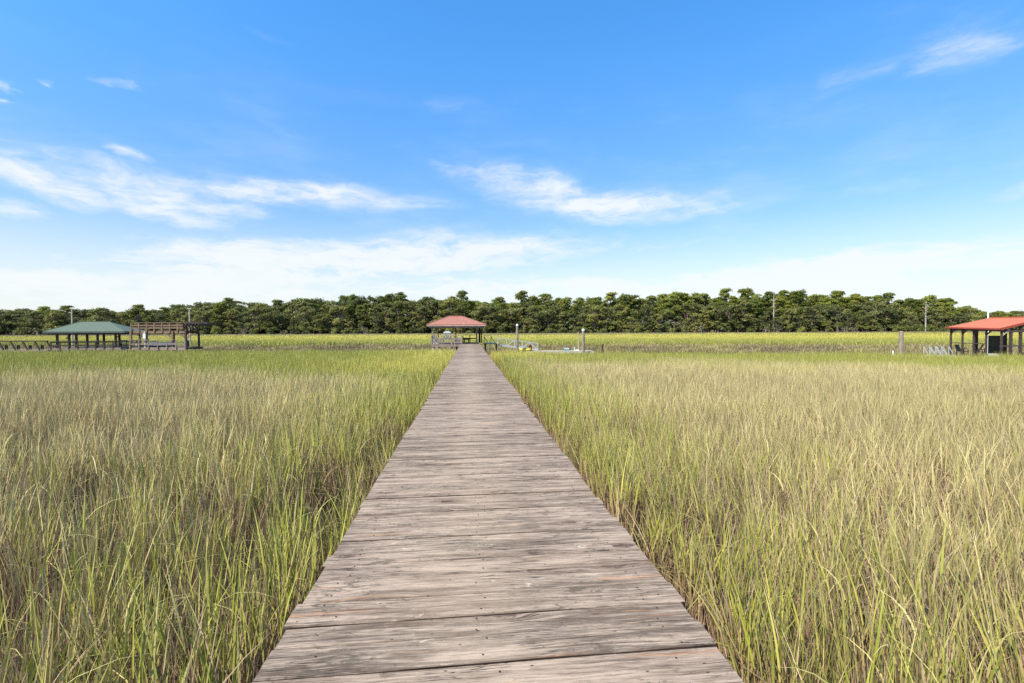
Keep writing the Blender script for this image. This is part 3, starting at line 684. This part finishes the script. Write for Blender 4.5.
kayak(525, 51.5, FL + .055, 1.3, .25, 'short yellow kayak lying on the floating dock by the gangway')
e_ = at(530.5, 51.9, FL + .062, name='canvas_bundle', label='rust red upright bundle standing at the foot of the gangway', cat='bundle')
o = MB(); o.tube((0, 0, 0), (0, 0, .52), .13, .17, 9); o.tube((0, 0, .52), (0, 0, .74), .17, .05, 9); o.build('cloth', M['rust'], e_)
MB().tube((0, 0, .46), (0, 0, .50), .178, .178, 9).build('tie', M['darkwood'], e_)
e_ = at(602.5, 54, MUD - .8, name='old_stub_post', label='short dark broken post in the creek right of the capped piles', cat='post')
MB().tube((0, 0, 0), (0, 0, H(602, 344.2, 54) - MUD + .8), .10, .12).build('shaft', M['darkwood'], e_)

# ------------------------------------------------------------------ left: green roofed pavilion, walkway, raised deck
ZL = 50.0; u_ = ZL / FPX
def lz(px, py): return H(px, py, ZL)
FLZ = lz(100, 347.6)
pv = at(88, ZL, FLZ, R(14), name='green_roof_pavilion', label='open dock pavilion with green metal hip roof on dark posts at left', cat='pavilion')
lx = lambda px: (px - 88) * u_ * .86
zE = lz(88, 331.4) - FLZ; zR = lz(88, 322.2) - FLZ + .1
hip_roof(pv, lx(46), lx(126.5), -.3, 4.6, zE, zR, -1.75, .85, M['roof_green'], M['fascia'], .06, .10)
for px_ in (57.5, 69, 76, 97, 115): post(pv, lx(px_), .1, 0, zE - .16, M['darkwood'], .17)
for px_ in (61, 80, 98, 122): post(pv, lx(px_) * .93, 4.2, 0, zE - .05, M['darkwood'], .17)
MB().box(lx(49), lx(128), .02, .09, zE - .34, zE - .17).build('roof_beam', M['darkwood'], pv)
decking(pv, lx(50), lx(127), 0, 4.4, 0, M['oldwood'])
for px_ in (54, 66, 80, 96, 112, 127): pile(pv, lx(px_), -.1, WATER - FLZ - .4, -.27, M['oldwood'], .12)
railing(pv, (lx(52), -.02, 0), (lx(130), -.02, 0), 0, lz(88, 341.2) - FLZ, M['darkwood'], 9, (1.0, .86, .35), .09)
for px_ in (66, 115): MB().bar((lx(px_), .1, zE - .75), (lx(px_ + 6), .1, zE - .2), .08).build('brace', M['darkwood'], pv)
# walkway to the far left
wy = at(20, ZL, FLZ, name='side_walkway', label='low brown walkway with slanting rail braces running off the left edge', cat='walkway')
wx = lambda px: (px - 20) * u_
decking(wy, wx(-60), wx(49), -.1, 1.6, lz(20, 349.6) - FLZ, M['oldwood'])
for px_ in range(-56, 48, 12): pile(wy, wx(px_), 0, WATER - FLZ - .4, lz(20, 349.6) - FLZ - .27, M['warmwood'], .10)
o = MB(); z1 = lz(20, 341.2) - FLZ; z0 = lz(20, 349.6) - FLZ
o.bar((wx(-60), -.15, z1), (wx(49), -.15, z1), .16, .12)
for px_ in range(-60, 49, 12):
    o.bar((wx(px_), -.15, z1 - .05), (wx(px_ + 4.5), -.15, z0), .10, .13); o.box(wx(px_) + .34, wx(px_) + .60, .12, .20, z0, z0 + .45)
o.build('railing', M['darkwood'], wy)
# raised deck
rd = at(160, ZL, FLZ, name='raised_deck', label='two level brown deck with railed upper platform and pergola right of the green roof', cat='raised deck')
rx = lambda px: (px - 160) * u_
zp = lz(160, 330.8) - FLZ; zt = lz(160, 322.6) - FLZ
decking(rd, rx(132), rx(188), -.2, 2.4, 0, M['oldwood'])
for px_ in (134, 147, 160, 173, 186): pile(rd, rx(px_), -.15, WATER - FLZ - .4, -.27, M['oldwood'], .11)
decking(rd, rx(131.5), rx(187), 0, 2.0, zp, M['warmwood'], 'upper_platform')
for px_, m_ in ((132, 'warmwood'), (146, 'palewood'), (173.5, 'warmwood'), (186.5, 'darkwood')): post(rd, rx(px_), -.12, 0, zp - .03, M[m_], .16)
for px_ in (133, 161, 187): post(rd, rx(px_), 1.9, 0, zp - .28, M['darkwood'], .15)
railing(rd, (rx(132), -.07, 0), (rx(186), -.07, 0), zp, zt - zp, M['warmwood'], 7, (1.0, .66, .34), .10)
railing(rd, (rx(132), 1.95, 0), (rx(180), 1.95, 0), zp, zt - zp, M['darkwood'], 6, (1.0, .5), .09)
railing(rd, (rx(132), .1, 0), (rx(132), 1.85, 0), zp, zt - zp, M['warmwood'], 2, (1.0, .5), .10)
railing(rd, (rx(132), -.3, 0), (rx(187), -.3, 0), 0, .78, M['oldwood'], 6, (1.0, .45), .07)
for (a_, b_) in ((147, 141), (173, 166), (186.5, 193), (186.5, 180)): MB().bar((rx(a_), -.1, zp - .8), (rx(b_), -.1, zp - .28), .09).build('brace', M['warmwood'], rd)
pg = MB(); pg.box(rx(183), rx(203), -.05, .03, zt - .12, zt + .08); pg.box(rx(183), rx(196), 1.9, 1.98, zt - .12, zt + .08)
for k in range(6): pg.box(rx(185 + 3.0 * k), rx(185 + 3.0 * k) + .07, -.3, 2.1, zt - .30, zt - .122)
for k in range(6): pg.bar((rx(185 + 3.0 * k) + .035, -.3, zt - .2), (rx(185 + 3.0 * k) - .1, .1, zt - 1.1 + .13 * k), .07, .14)
pg.build('pergola', M['darkwood'], rd)
MB().box(rx(187.5), rx(197), .1, 1.9, zp + .02, zp + .1).build('side_shelf', M['darkwood'], rd)
o = MB(); o.bar((rx(140), .4, zp - .1), (rx(133.5), .4, .1), .22, .06); o.bar((rx(140), 1.2, zp - .1), (rx(133.5), 1.2, .1), .22, .06)
for k in range(7): f = (k + .5) / 7; o.box(rx(133.5 + 6.5 * f) - .12, rx(133.5 + 6.5 * f) + .12, .42, 1.18, .1 + (zp - .2) * f, .13 + (zp - .2) * f)
o.build('stairs', M['palewood'], rd)
# things on the left docks
def hull(mbx, Lh, Wd, Hh, x0=0):
    vs, fs = [], []; n = 10
    for i in range(n + 1):
        u = i / n; ww = Wd / 2 * (1 - max(0, (u - .45) / .55) ** 2.2); 
        ww = max(ww, .02); zz = Hh * (.92 + .25 * u * u)
        vs += [(x0 + u * Lh, -ww, zz), (x0 + u * Lh, -ww * .78, .12 + .25 * max(0, u - .6)), (x0 + u * Lh, 0, .3 * max(0, u - .7)), (x0 + u * Lh, ww * .78, .12 + .25 * max(0, u - .6)), (x0 + u * Lh, ww, zz)]
    for i in range(n):
        for j in range(4): fs.append((i * 5 + j, i * 5 + j + 1, (i + 1) * 5 + j + 1, (i + 1) * 5 + j))
        fs.append((i * 5 + 4, i * 5, (i + 1) * 5, (i + 1) * 5 + 4))
    fs += [(0, 4, 3, 2, 1), tuple(n * 5 + j for j in range(5))]
    return mbx.add(vs, fs)
bt = at(148, ZL + 1.6, FLZ + .003, name='skiff', label='small white skiff stored on the lower level below the railed upper platform', cat='skiff')
hull(MB(), 3.0, 1.2, .5).build('hull', M['white'], bt); MB().box(.5, .8, -.45, .45, .52, .60).build('bench', M['palewood'], bt); MB().box(-.28, -.02, -.14, .14, .2, .85).build('outboard_motor', M['black'], bt)
def bench(px, label, m_='black'):
    e_ = at(px, ZL + .5, FLZ + .003, name='deck_bench', label=label, cat='bench', group='dark benches by the green roof')
    o = MB(); 
    for k in range(3): o.box(-.42, .42, -.22 + k * .15, -.22 + k * .15 + .13, .40, .43)
    o.build('seat', M[m_], e_); o = MB(); o.box(-.42, .42, .24, .27, .50, .60); o.box(-.42, .42, .25, .28, .66, .76); o.build('backrest', M[m_], e_)
    for sx in (-.38, .38):
        MB().box(sx - .03, sx + .03, -.20, -.14, 0, .398).build('leg', M[m_], e_); MB().box(sx - .03, sx + .03, .16, .235, 0, .76).build('leg', M[m_], e_)
bench(121, 'black bench at the right corner under the green roof, nearer the roof posts'); bench(131.5, 'black bench in the gap between the green roof and the raised deck')
e_ = at(144.3, ZL - .05, lz(144, 338.3), name='bait_sign', label='small blank white board on the front post under the upper platform', cat='board')
e_.location = W(144.3, ZL - .38, lz(144, 338.3)); MB().box(-.13, .13, -.02, .02, 0, .50).build('panel', M['white'], e_); MB().box(-.14, .14, -.03, .03, .502, .54).build('top_strip', M['palewood'], e_)
e_ = at(186.5, ZL - .5, FLZ - .05, name='rubber_fender', label='black rubber fender against the right corner post of the raised deck', cat='fender')
MB().tube((0, .1, .1), (0, .1, .78), .17, .17, 12).build('cushion', M['black'], e_); MB().tube((0, .1, .78), (0, .1, .9), .05, .04, 8).build('eye', M['darkwood'], e_)
# poles standing beyond the left docks
for px_, py_, lb, arm in ((72.5, 309.0, 'slender pale pole rising behind the green roof', 0), (190, 308.2, 'slender pale pole with short crossarm rising behind the raised deck', 1)):
    Zp = 63.0 if not arm else 66.0
    e_ = at(px_, Zp, MUD, name='channel_pole', label=lb, cat='pole'); zt_ = H(px_, py_, Zp) - MUD
    MB().tube((0, 0, -.4), (0, 0, zt_), .11, .08).build('shaft', M['palewood'], e_)
    if arm: MB().box(-.28, .28, -.06, .06, zt_ - .12, zt_ + .0).build('crossarm', M['palewood'], e_)
    else: MB().box(-.12, .12, -.12, .12, zt_ + .002, zt_ + .05).build('cap', M['palewood'], e_)

# ------------------------------------------------------------------ right: red roofed boathouse
RZ = -0.03
o1 = W(946.5, 42.0); FLR = H(960, 355.6, 42)
bh = empty('boathouse', (o1.x, o1.y, FLR), -YAW, label='open boathouse with bright red metal gable roof on dark posts at right', cat='boathouse')
# local: x right, y away (negative = nearer); far end y=0, near end y=-4.6
hw_, ln = 3.75, 4.6
zE0 = H(946.5, 327.0, 42) - FLR; zE1 = H(998, 328.4, 37.4) - FLR; zR0 = H(988, 317.8, 42) - FLR; zR1 = zR0 - .03
o = MB(); o.slab([(0, 0, zE0), (0, -ln, zE1), (hw_, -ln, zR1), (hw_, 0, zR0)], .05); o.slab([(hw_, 0, zR0), (hw_, -ln, zR1), (2 * hw_, -ln, zE1), (2 * hw_, 0, zE0)], .05)
rf = o.build('roof', M['roof_red'], bh)
o = MB(); o.bar((.02, -ln - .03, zE1 - .06), (hw_, -ln - .03, zR1 - .06), .05, .17); o.bar((hw_, -ln - .03, zR1 - .06), (2 * hw_, -ln - .03, zE1 - .06), .05, .17)
o.bar((-.03, 0, zE0 - .05), (-.03, -ln, zE1 - .05), .04, .12); o.build('fascia', M['fascia_red'], rf)
MB().bar((hw_, -ln - .02, zR1 + .03), (hw_, .02, zR0 + .03), .24, .04).build('ridge_cap', M['roof_red'], rf)
def ez(y): return zE0 + (zE1 - zE0) * (-y / ln) - .10
for y_ in (-.12, -1.2, -2.2, -3.25, -4.45): post(bh, .28, y_, 0, ez(y_), M['darkwood'], .11)
for x_ in (1.0, 1.75, 2.9, 4.4, 7.2):
    zz = (ez(-4.45) + (zR1 - zE1) * (x_ if x_ < hw_ else 2 * hw_ - x_) / hw_) - .0; post(bh, x_, -4.45, 0, zz - .06, M['darkwood'], .15)
for x_ in (2.5, 5.0, 7.2):
    zz = (ez(-.12) + (zR0 - zE0) * (x_ if x_ < hw_ else 2 * hw_ - x_) / hw_) - .06; post(bh, x_, -.12, 0, zz, M['darkwood'], .15)
for y_ in (-.12, -1.2, -2.2, -3.25): MB().bar((.28, y_ - .06, ez(y_) - .42), (.28, y_ - .48, ez(y_) - .03), .08).build('brace', M['darkwood'], bh)
MB().bar((.38, -4.5, ez(-4.4) - .4), (.85, -4.5, ez(-4.4) + .05), .08).build('brace', M['palewood'], bh)
MB().bar((.28, -3.0, 1.05), (.28, -2.3, .05), .09).build('brace', M['darkwood'], bh)
o = MB(); o.bar((.28, -.05, ez(0) - .06), (.28, -ln + .1, ez(-ln) - .06), .10, .14); o.bar((.2, -4.5, ez(-4.5) - .14), (7.3, -4.5, ez(-4.5) - .14), .08, .14); o.build('roof_beam', M['darkwood'], bh)
o = MB(); o.bar((.28, -.1, 1.12), (.28, -3.3, 1.12), .08, .06); o.bar((.28, -4.45, .98), (7.3, -4.45, .98), .08, .10); o.build('railing', M['darkwood'], bh)
decking(bh, 0.0, 7.5, -4.7, 0.1, 0, M['palewood'])
for x_, y_ in ((.3, -.2), (.3, -2.3), (.3, -4.5), (3.7, -4.5), (7.1, -4.5), (3.7, -.2), (7.1, -.2)): pile(bh, x_, y_ , WATER - FLR - .4, -.27, M['oldwood'], .13)
def bhp(x, y, z=0.003): return bh.matrix_basis @ Vector((x, y, z)) if False else (Matrix.Translation(bh.location) @ Matrix.Rotation(-YAW, 4, 'Z')) @ Vector((x, y, z))
def deck_chair(loc, rz, label):
    c = empty('deck_chair', loc, rz, label=label, cat='chair', group='black chairs at the boathouse'); m_ = M['black']
    MB().box(-.28, .28, -.26, .26, .38, .44).build('seat', m_, c); MB().bar((0, .24, .46), (0, .40, .98), .56, .04).build('backrest', m_, c)
    for sx in (-1, 1):
        MB().bar((sx * .30, -.26, .62), (sx * .30, .28, .62), .05, .04).build('armrest', m_, c)
        for sy in (-.24, .22): MB().bar((sx * .30, sy * 1.2, 0), (sx * .30, sy, .60), .045).build('leg', m_, c)
deck_chair(bhp(.75, -.7), 1.2, 'black chair at the boathouse, behind the first bay left of the other'); deck_chair(bhp(.95, -2.0), .5, 'black chair at the boathouse nearest the slanting brace')
e_ = empty('storage_chest', bhp(1.0, -3.1), -YAW, label='low white chest on the boathouse floor near the white pole', cat='chest')
MB().box(-.35, .35, -.22, .22, 0, .26).build('body', M['white'], e_); MB().box(-.37, .37, -.24, .24, .262, .31).build('lid', M['white'], e_)
e_ = empty('equipment_locker', bhp(2.1, -2.2), -YAW, label='tall dark green locker behind the middle posts of the boathouse', cat='locker')
MB().box(-.35, .35, -.3, .3, 0, 1.75).build('body', simple('dark_olive_paint', lin(58, 62, 44), .6), e_); MB().box(-.30, .30, -.33, -.305, .1, 1.65).build('door', M['darkwood'], e_)
MB().box(-.04, .04, -.36, -.333, .8, .9).build('handle', M['alu'], e_)
def rowboat(x, y, rz, label):
    e_ = empty('rowboat', bhp(x, y), rz - YAW, label=label, cat='rowboat'); hull(MB(), 2.6, 1.0, .42, -1.3).build('hull', M['darkwood'], e_)
    MB().box(-.2, 0.1, -.42, .42, .43, .47).build('seat', M['palewood'], e_)
rowboat(4.6, -3.2, 0.1, 'dark brown rowboat stored low at the right end of the boathouse')
Zp = 44.5; e_ = at(987.8, Zp, MUD - .6, name='white_pole', label='tall thin white pole rising above the red boathouse roof', cat='pole')
zt_ = H(987.8, 304.2, Zp) - MUD + .6
MB().tube((0, 0, 0), (0, 0, zt_), .075, .06).build('shaft', M['white'], e_); MB().tube((0, 0, zt_), (0, 0, zt_ + .06), .075, .05).build('cap', M['white'], e_)
# boathouse gangway: zigzag pale rails
ga, gb = W(931, 40.5, H(931, 356.4, 40.5)), W(955, 40.0, H(955, 355.8, 40))
g2 = empty('metal_gangway', ga, label='pale aluminium gangway with zigzag side rails left of the red roofed boathouse', cat='gangway')
L = gb - ga; perp = Vector((-L.y, L.x, 0)).normalized() * 1.1; up = Vector((0, 0, .82))
MB().slab([L * .02, L * .98, L * .98 + perp, L * .02 + perp], .06).build('walking_surface', M['grey'], g2)
for pp, sh in ((perp * -.04, 0), (perp * 1.04, .5)):
    o = MB(); 
    for i in range(4):
        a_, b_ = L * (i / 4), L * ((i + .85) / 4); o.bar(a_ + pp, a_ + pp + up * (.95 - .0 * i), .035); o.bar(a_ + pp + up * .95, b_ + pp, .04)
    o.bar(pp, L + pp, .06, .08); o.build('side_rail', M['alu'], g2)
bd = at(939, 40.2, H(939, 356.4, 40.2), name='landing_stage', label='low grey landing stage under the zigzag railed gangway', cat='landing stage')
decking(bd, -2.4, 1.5, -.3, 1.6, 0, M['grey'])
for x_ in (-2.0, -.4, 1.2): pile(bd, x_, .2, -2.0, -.27, M['oldwood'], .11)
e_ = at(901.3, 38, MUD - .6, name='bare_pile', label='stout bare grey pile standing alone left of the boathouse', cat='pile')
MB().tube((0, 0, 0), (.0, 0, H(901, 331.6, 38) - MUD + .6), .165, .15, 14).build('shaft', M['oldwood'], e_); 
MB().tube((0, 0, H(901, 331.6, 38) - MUD + .602), (0, 0, H(901, 331.6, 38) - MUD + .63), .13, .10, 14).build('worn_top', M['oldwood'], e_)
e_ = at(893.3, 37.5, MUD - .6, name='marker_stake', label='short white stake just left of the stout bare pile', cat='stake')
MB().tube((0, 0, 0), (0, 0, H(893, 350.8, 37.5) - MUD + .6), .06, .055).build('shaft', M['white'], e_)

# ------------------------------------------------------------------ trees
def cards(blobs, n_per, size, seed, flat=0.0, shell=(.55, 1.0)):
    r = np.random.default_rng(seed); VS, CO = [], []
    for (cx, cy, cz, rx_, ry_, rz_) in blobs:
        n = int(n_per * (rx_ * ry_) ** .8); d = r.normal(0, 1, (n, 3)); d /= np.linalg.norm(d, axis=1)[:, None]
        d[:, 2] = np.where(d[:, 2] < -.35, -d[:, 2] * .6, d[:, 2])
        rad = r.uniform(shell[0], shell[1], n)[:, None] * (1 + .16 * np.sin(d[:, :1] * 5 + cx) + .14 * np.sin(d[:, 1:2] * 6 + cz))
        P = np.array([cx, cy, cz]) + d * rad * np.array([rx_, ry_, rz_])
        nm = d + r.normal(0, .55, (n, 3)); nm[:, 2] += .25; nm /= np.linalg.norm(nm, axis=1)[:, None]
        a = np.cross(nm, r.normal(0, 1, (n, 3))); a /= np.linalg.norm(a, axis=1)[:, None]; b = np.cross(nm, a)
        s1 = size * r.uniform(.5, 1.2, n)[:, None]; s2 = s1 * r.uniform(.45, .8, n)[:, None]
        q = np.stack([P - a * s1, P - b * s2, P + a * s1, P + b * s2], 1)
        VS.append(q.reshape(-1, 3)); br = r.uniform(0, 1); 
        c_ = np.ones((n, 4, 4)); c_[:, :, 0] = np.clip(r.uniform(0, .6, n) + br * .4, 0, 1)[:, None]; c_[:, :, 1] = r.uniform(0, 1, n)[:, None]; CO.append(c_.reshape(-1, 4))
    V = np.concatenate(VS); C = np.concatenate(CO); F = np.arange(len(V)).reshape(-1, 4); return V, F, C
def crown_mesh(name, blobs, n_per, size, seed, m_, **kw):
    V, F, C = cards(blobs, n_per, size, seed, **kw); return npmesh(name, V, F, [m_], C)
def trunk_mesh(name, h, r0, limbs, m_, lean=0.0):
    o = MB(); o.tube((0, 0, -.5), (lean * .4, 0, h * .5), r0, r0 * .8, 7); o.tube((lean * .4, 0, h * .5), (lean, 0, h), r0 * .8, r0 * .3, 7)
    for (a, b, rr) in limbs: o.tube(a, b, rr, rr * .4, 5)
    me = bpy.data.meshes.new(name); me.from_pydata(o.v, [], o.f); me.update(); me.materials.append(m_); return me
KINDS = {}
for k in range(6):      # pines, about 20 m
    r = random.Random(50 + k); hh = 20.0; bl = []; lim = []
    for j in range(r.randint(26, 32)):
        f = 1 - .58 * r.random() ** 1.25; f = min(f, .95); a = r.uniform(0, 6.28); rad = r.uniform(.4, 4.3) * (1.05 - .75 * max(0, (f - .55) * 2.2) ** 2)
        s = r.uniform(.9, 1.9); c_ = (math.cos(a) * rad, math.sin(a) * rad, f * hh); bl.append((*c_, s, s, s * r.uniform(.62, .9))); lim.append(((0, 0, c_[2] - .9), c_, .11))
    bl.append((r.uniform(-.6, .6), 0, hh - 1.2, 1.7, 1.6, 1.2)); bl.append((r.uniform(-1.4, 1.4), .5, hh - 2.6, 2.3, 2.1, 1.6)); bl.append((r.uniform(-1.6, 1.6), -.5, hh - 4.0, 2.5, 2.4, 1.8))
    KINDS[('pine', k)] = (crown_mesh('crown', bl, 72, .31, 60 + k, M['pine']), trunk_mesh('trunk', hh - 1, .30, lim, M['bark'], r.uniform(-.5, .5)))
for k in range(5):      # oaks and mixed broadleaf, about 14 m
    r = random.Random(80 + k); hh = 14.0; bl = []; lim = []
    for j in range(r.randint(26, 32)):
        f = r.uniform(.06, .90); a = r.uniform(0, 6.28); rad = r.uniform(.8, 4.2) * math.sqrt(max(.1, 1 - (f - .45) ** 2 * 2.6))
        s = r.uniform(1.0, 2.1); c_ = (math.cos(a) * rad, math.sin(a) * rad, f * hh); bl.append((*c_, s, s, s * r.uniform(.65, .95))); lim.append(((0, 0, c_[2] * .6), c_, .12))
    KINDS[('oak', k)] = (crown_mesh('crown', bl, 68, .31, 90 + k, M['oak']), trunk_mesh('trunk', hh * .75, .34, lim, M['bark']))
for k in range(3):      # shrubs, about 5 m
    r = random.Random(110 + k); bl = []
    for j in range(7): a = r.uniform(0, 6.28); rad = r.uniform(0, 2.6); s = r.uniform(1.0, 1.7); bl.append((math.cos(a) * rad, math.sin(a) * rad, r.uniform(.8, 3.6), s, s, s * .9))
    KINDS[('bush', k)] = (crown_mesh('crown', bl, 70, .28, 120 + k, M['bush']), trunk_mesh('trunk', 2.6, .12, [((0, 0, .6), (1.2, .3, 2.6), .06), ((0, 0, .4), (-1, -.4, 2.4), .06)], M['bark']))
r = random.Random(130); bl = [(r.uniform(-2.2, 2.2), r.uniform(-1.5, 1.5), r.uniform(.8, 3.4), 1.1, 1.1, 1.0) for _ in range(7)]
KINDS[('scrub', 0)] = (crown_mesh('crown', bl, 16, .34, 131, M['greybush']), trunk_mesh('trunk', 2.6, .12, [((0, 0, .3), (1.6, .3, 3.4), .07), ((0, 0, .2), (-1.4, -.4, 3.2), .07), ((0, 0, .5), (.2, .4, 4.0), .06)], M['snag']))
# palmetto: fans radiating from a head
def palm_mesh():
    V, F, C = [], [], []; r = random.Random(5)
    for k in range(34):
        a = r.uniform(0, 6.28); e = r.uniform(-.5, 1.3); d = Vector((math.cos(a) * math.cos(e), math.sin(a) * math.cos(e), math.sin(e))); c0 = Vector((0, 0, 4.6)) + d * .5
        s = d.cross(Vector((0, 0, 1))).normalized(); up_ = s.cross(d)
        for j in range(9):
            t_ = (j - 4) / 4 * 1.1; dd = (d * math.cos(t_) + s * math.sin(t_)); tip = c0 + dd * r.uniform(1.1, 1.5) - Vector((0, 0, .35)); sd_ = dd.cross(up_) * .07; b = len(V)
            V += [c0 + dd * .3, c0 + dd * .8 + sd_, tip, c0 + dd * .8 - sd_]; F.append((b, b + 1, b + 2, b + 3)); C += [(r.random(), r.random(), 0, 1)] * 4
    return npmesh('crown', np.array([tuple(v) for v in V]), F, [M['palm']], np.array(C))
KINDS[('palmetto', 0)] = (palm_mesh(), trunk_mesh('trunk', 4.6, .20, [], M['bark']))
# dead snag
r = random.Random(9); lim = []
for j in range(16):
    f = r.uniform(.45, .97); a = r.uniform(0, 6.28); l_ = r.uniform(1.2, 3.2) * (1.3 - f * .6); lim.append(((0, 0, f * 19), (math.cos(a) * l_, math.sin(a) * l_, f * 19 + r.uniform(.2, 1.4)), .10))
SN = trunk_mesh('trunk', 19, .34, lim, M['snag'])
KINDS[('snag', 0)] = (crown_mesh('crown', [(math.cos(j) * 2, math.sin(j * 2) * 1.5, 11 + j * 1.3, 1.1, 1.1, .7) for j in range(6)], 7, .35, 7, M['greybush']), SN)

# tree-top heights (picture row) along the wood's skyline
SKY = np.array([[-60, 306], [0, 307], [60, 305], [100, 308], [150, 305.5], [180, 301], [210, 298.5], [250, 300], [300, 298], [345, 297.5], [380, 294.5], [420, 293], [450, 290.5],
                [475, 296], [500, 299], [520, 293], [545, 294], [570, 297], [600, 294.5], [640, 294], [700, 291], [745, 290.5], [790, 293], [815, 292], [860, 293.5], [890, 295], [925, 296.5],
                [950, 300], [970, 305], [985, 313], [1000, 320]], float)
KN = {'pine': (6, 20.6), 'oak': (5, 14.6), 'bush': (3, 5.0), 'palmetto': (1, 5.6), 'scrub': (1, 4.4), 'snag': (1, 19)}
NAMES = {'pine': ('pine_tree', 'tree'), 'oak': ('oak_tree', 'tree'), 'bush': ('shrub', 'shrub'), 'palmetto': ('palmetto', 'palm'), 'scrub': ('bare_shrub', 'shrub'), 'snag': ('dead_tree', 'tree')}
LOOK = {'pine': 'tall dark green pine', 'oak': 'rounded grey green oak', 'bush': 'low bright green shrub', 'palmetto': 'small yellow green palmetto', 'scrub': 'leafless grey shrub', 'snag': 'bleached dead tree'}
def region(px):
    if px < 46: return 'far left above the low walkway'
    if px < 132: return 'behind the green roofed pavilion'
    if px < 210: return 'behind the raised deck'
    if px < 427: return 'between raised deck and gazebo'
    if px < 490: return 'straight behind the salmon roofed gazebo'
    if px < 600: return 'behind the gangway and capped piles'
    if px < 900: return 'between capped piles and bare pile'
    return 'above and left of the red boathouse'
count = 0
used_first = {}
def tree(kind, px, Z, height, wide=1.0, label=None, group=None):
    global count
    n, h0 = KN[kind]; k = random.randrange(n); cm, tm = KINDS[(kind, k)]
    zg = MUD + 0.9 if Z > 236 else MUD
    s = height / h0; nm, cat = NAMES[kind]
    e_ = empty(nm, W(px, Z, zg), random.uniform(0, 6.28), cat=cat, label=label or f"{LOOK[kind]} on shore {region(px)}",
               group=group or f"{LOOK[kind]}s on the shore {region(px)}")
    e_.scale = (s * wide, s * wide, s)
    for nm2, me_ in (('trunk', tm), ('crown', cm)):
        c_ = bpy.data.objects.new(nm2, me_); COL.objects.link(c_); c_.parent = e_
    count += 1
def topz(px, Z): return H(px, float(np.interp(px, SKY[:, 0], SKY[:, 1])), Z) - MUD - .9
random.seed(21)
px_ = -50.0
while px_ < 985:                                       # skyline row
    Z = random.uniform(251, 268); hgt = topz(px_, Z) * random.choice((.84, .90, .96, 1.0, 1.03, 1.08))
    tree('pine' if (px_ > 480 or random.random() < .55) else 'oak', px_, Z, hgt, random.uniform(1.05, 1.35) * (20.6 / max(hgt, 9)) ** .35); px_ += random.uniform(6.5, 13)
px_ = -55.0
while px_ < 975:                                       # middle row
    Z = random.uniform(244, 251); hgt = topz(px_, Z) * random.uniform(.60, .95)
    tree('pine' if random.random() < (.4 if px_ > 480 else .2) else 'oak', px_, Z, hgt, random.uniform(1.0, 1.45)); px_ += random.uniform(8.5, 14)
px_ = -55.0
while px_ < 972:                                       # front row
    Z = random.uniform(237, 242); hgt = random.choice((7, 9, 11, 13, 15)) * random.uniform(.9, 1.05)
    tree('oak', px_, Z, hgt, random.uniform(1.0, 1.35)); px_ += random.uniform(9, 15)
px_ = -55.0
while px_ < 975:                                       # shrubs at the wood's foot
    q = random.random(); kd = 'bush' if q < .72 else ('scrub' if q < .90 else 'palmetto')
    tree(kd, px_, random.uniform(232, 236), random.uniform(2.8, 5.2), 1.1); px_ += random.uniform(9, 17)
for a_, h_ in ((291, 4.8), (303, 4.2), (826, 6.0), (838, 5.2), (629, 5.0)):
    tree('palmetto', a_, 231, h_, 1.2)
tree('snag', 925.5, 235, topz(925, 235) * .93, 1.0, 'bleached dead tree with bare trunk standing between the bare pile and the boathouse', 'dead trees')
tree('snag', 773.5, 243, topz(773, 243) * 1.03, .8, 'slim dead tree with pale trunk poking through the skyline right of centre', 'dead trees')
print('trees', count)
# the mass of the wood behind, which reads as one
src = bpy.data.collections.new('wood_sources')
for i, kk in enumerate([('pine', 0), ('pine', 2), ('oak', 1), ('oak', 3)]):
    src.objects.link(bpy.data.objects.new('w%02d' % i, KINDS[kk][0]))
PT, SS, KK = [], [], []; r = np.random.default_rng(4)
for Z in (270, 282, 296):
    for p_ in np.arange(-200, 978, 9.0):
        p_ += r.uniform(-4, 4); hg = topz(p_, Z) * r.uniform(.80, .93) - .4
        kk = r.integers(0, 4); s = hg / (20.6 if kk < 2 else 14.6); PT.append(tuple(W(p_, Z, MUD + .5))); SS.append((s * 1.25 * (1 if kk < 2 else .9),) * 2 + (s,)); KK.append(kk)
for p_ in np.arange(-60, 972, 6.0):
    KK.append(int(r.integers(2, 4))); s = r.uniform(.35, .5); PT.append(tuple(W(p_ + r.uniform(-3, 3), 265, MUD + .1))); SS.append((s * 1.5, s * 1.5, s))
for Z, a_, b_, top in ((430, 965, 1260, 311.5), (445, 970, 1260, 310.5)):         # lower wood seen past the right end
    for p_ in np.arange(a_, b_, 7.0):
        hg = H(p_, top + r.uniform(-1.5, 1.5), Z) - MUD; kk = r.integers(0, 4); s = hg / (20.6 if kk < 2 else 14.6)
        PT.append(tuple(W(p_, Z, MUD))); SS.append((s * 1.3, s * 1.3, s)); KK.append(kk)
dw = scatter('distant_woods', np.array(PT), np.array(KK), np.zeros(len(PT)), np.zeros(len(PT)), np.array(SS), 8, src)
tag(dw, 'dark mass of woodland filling in behind the shore trees', 'woods', kind='stuff')
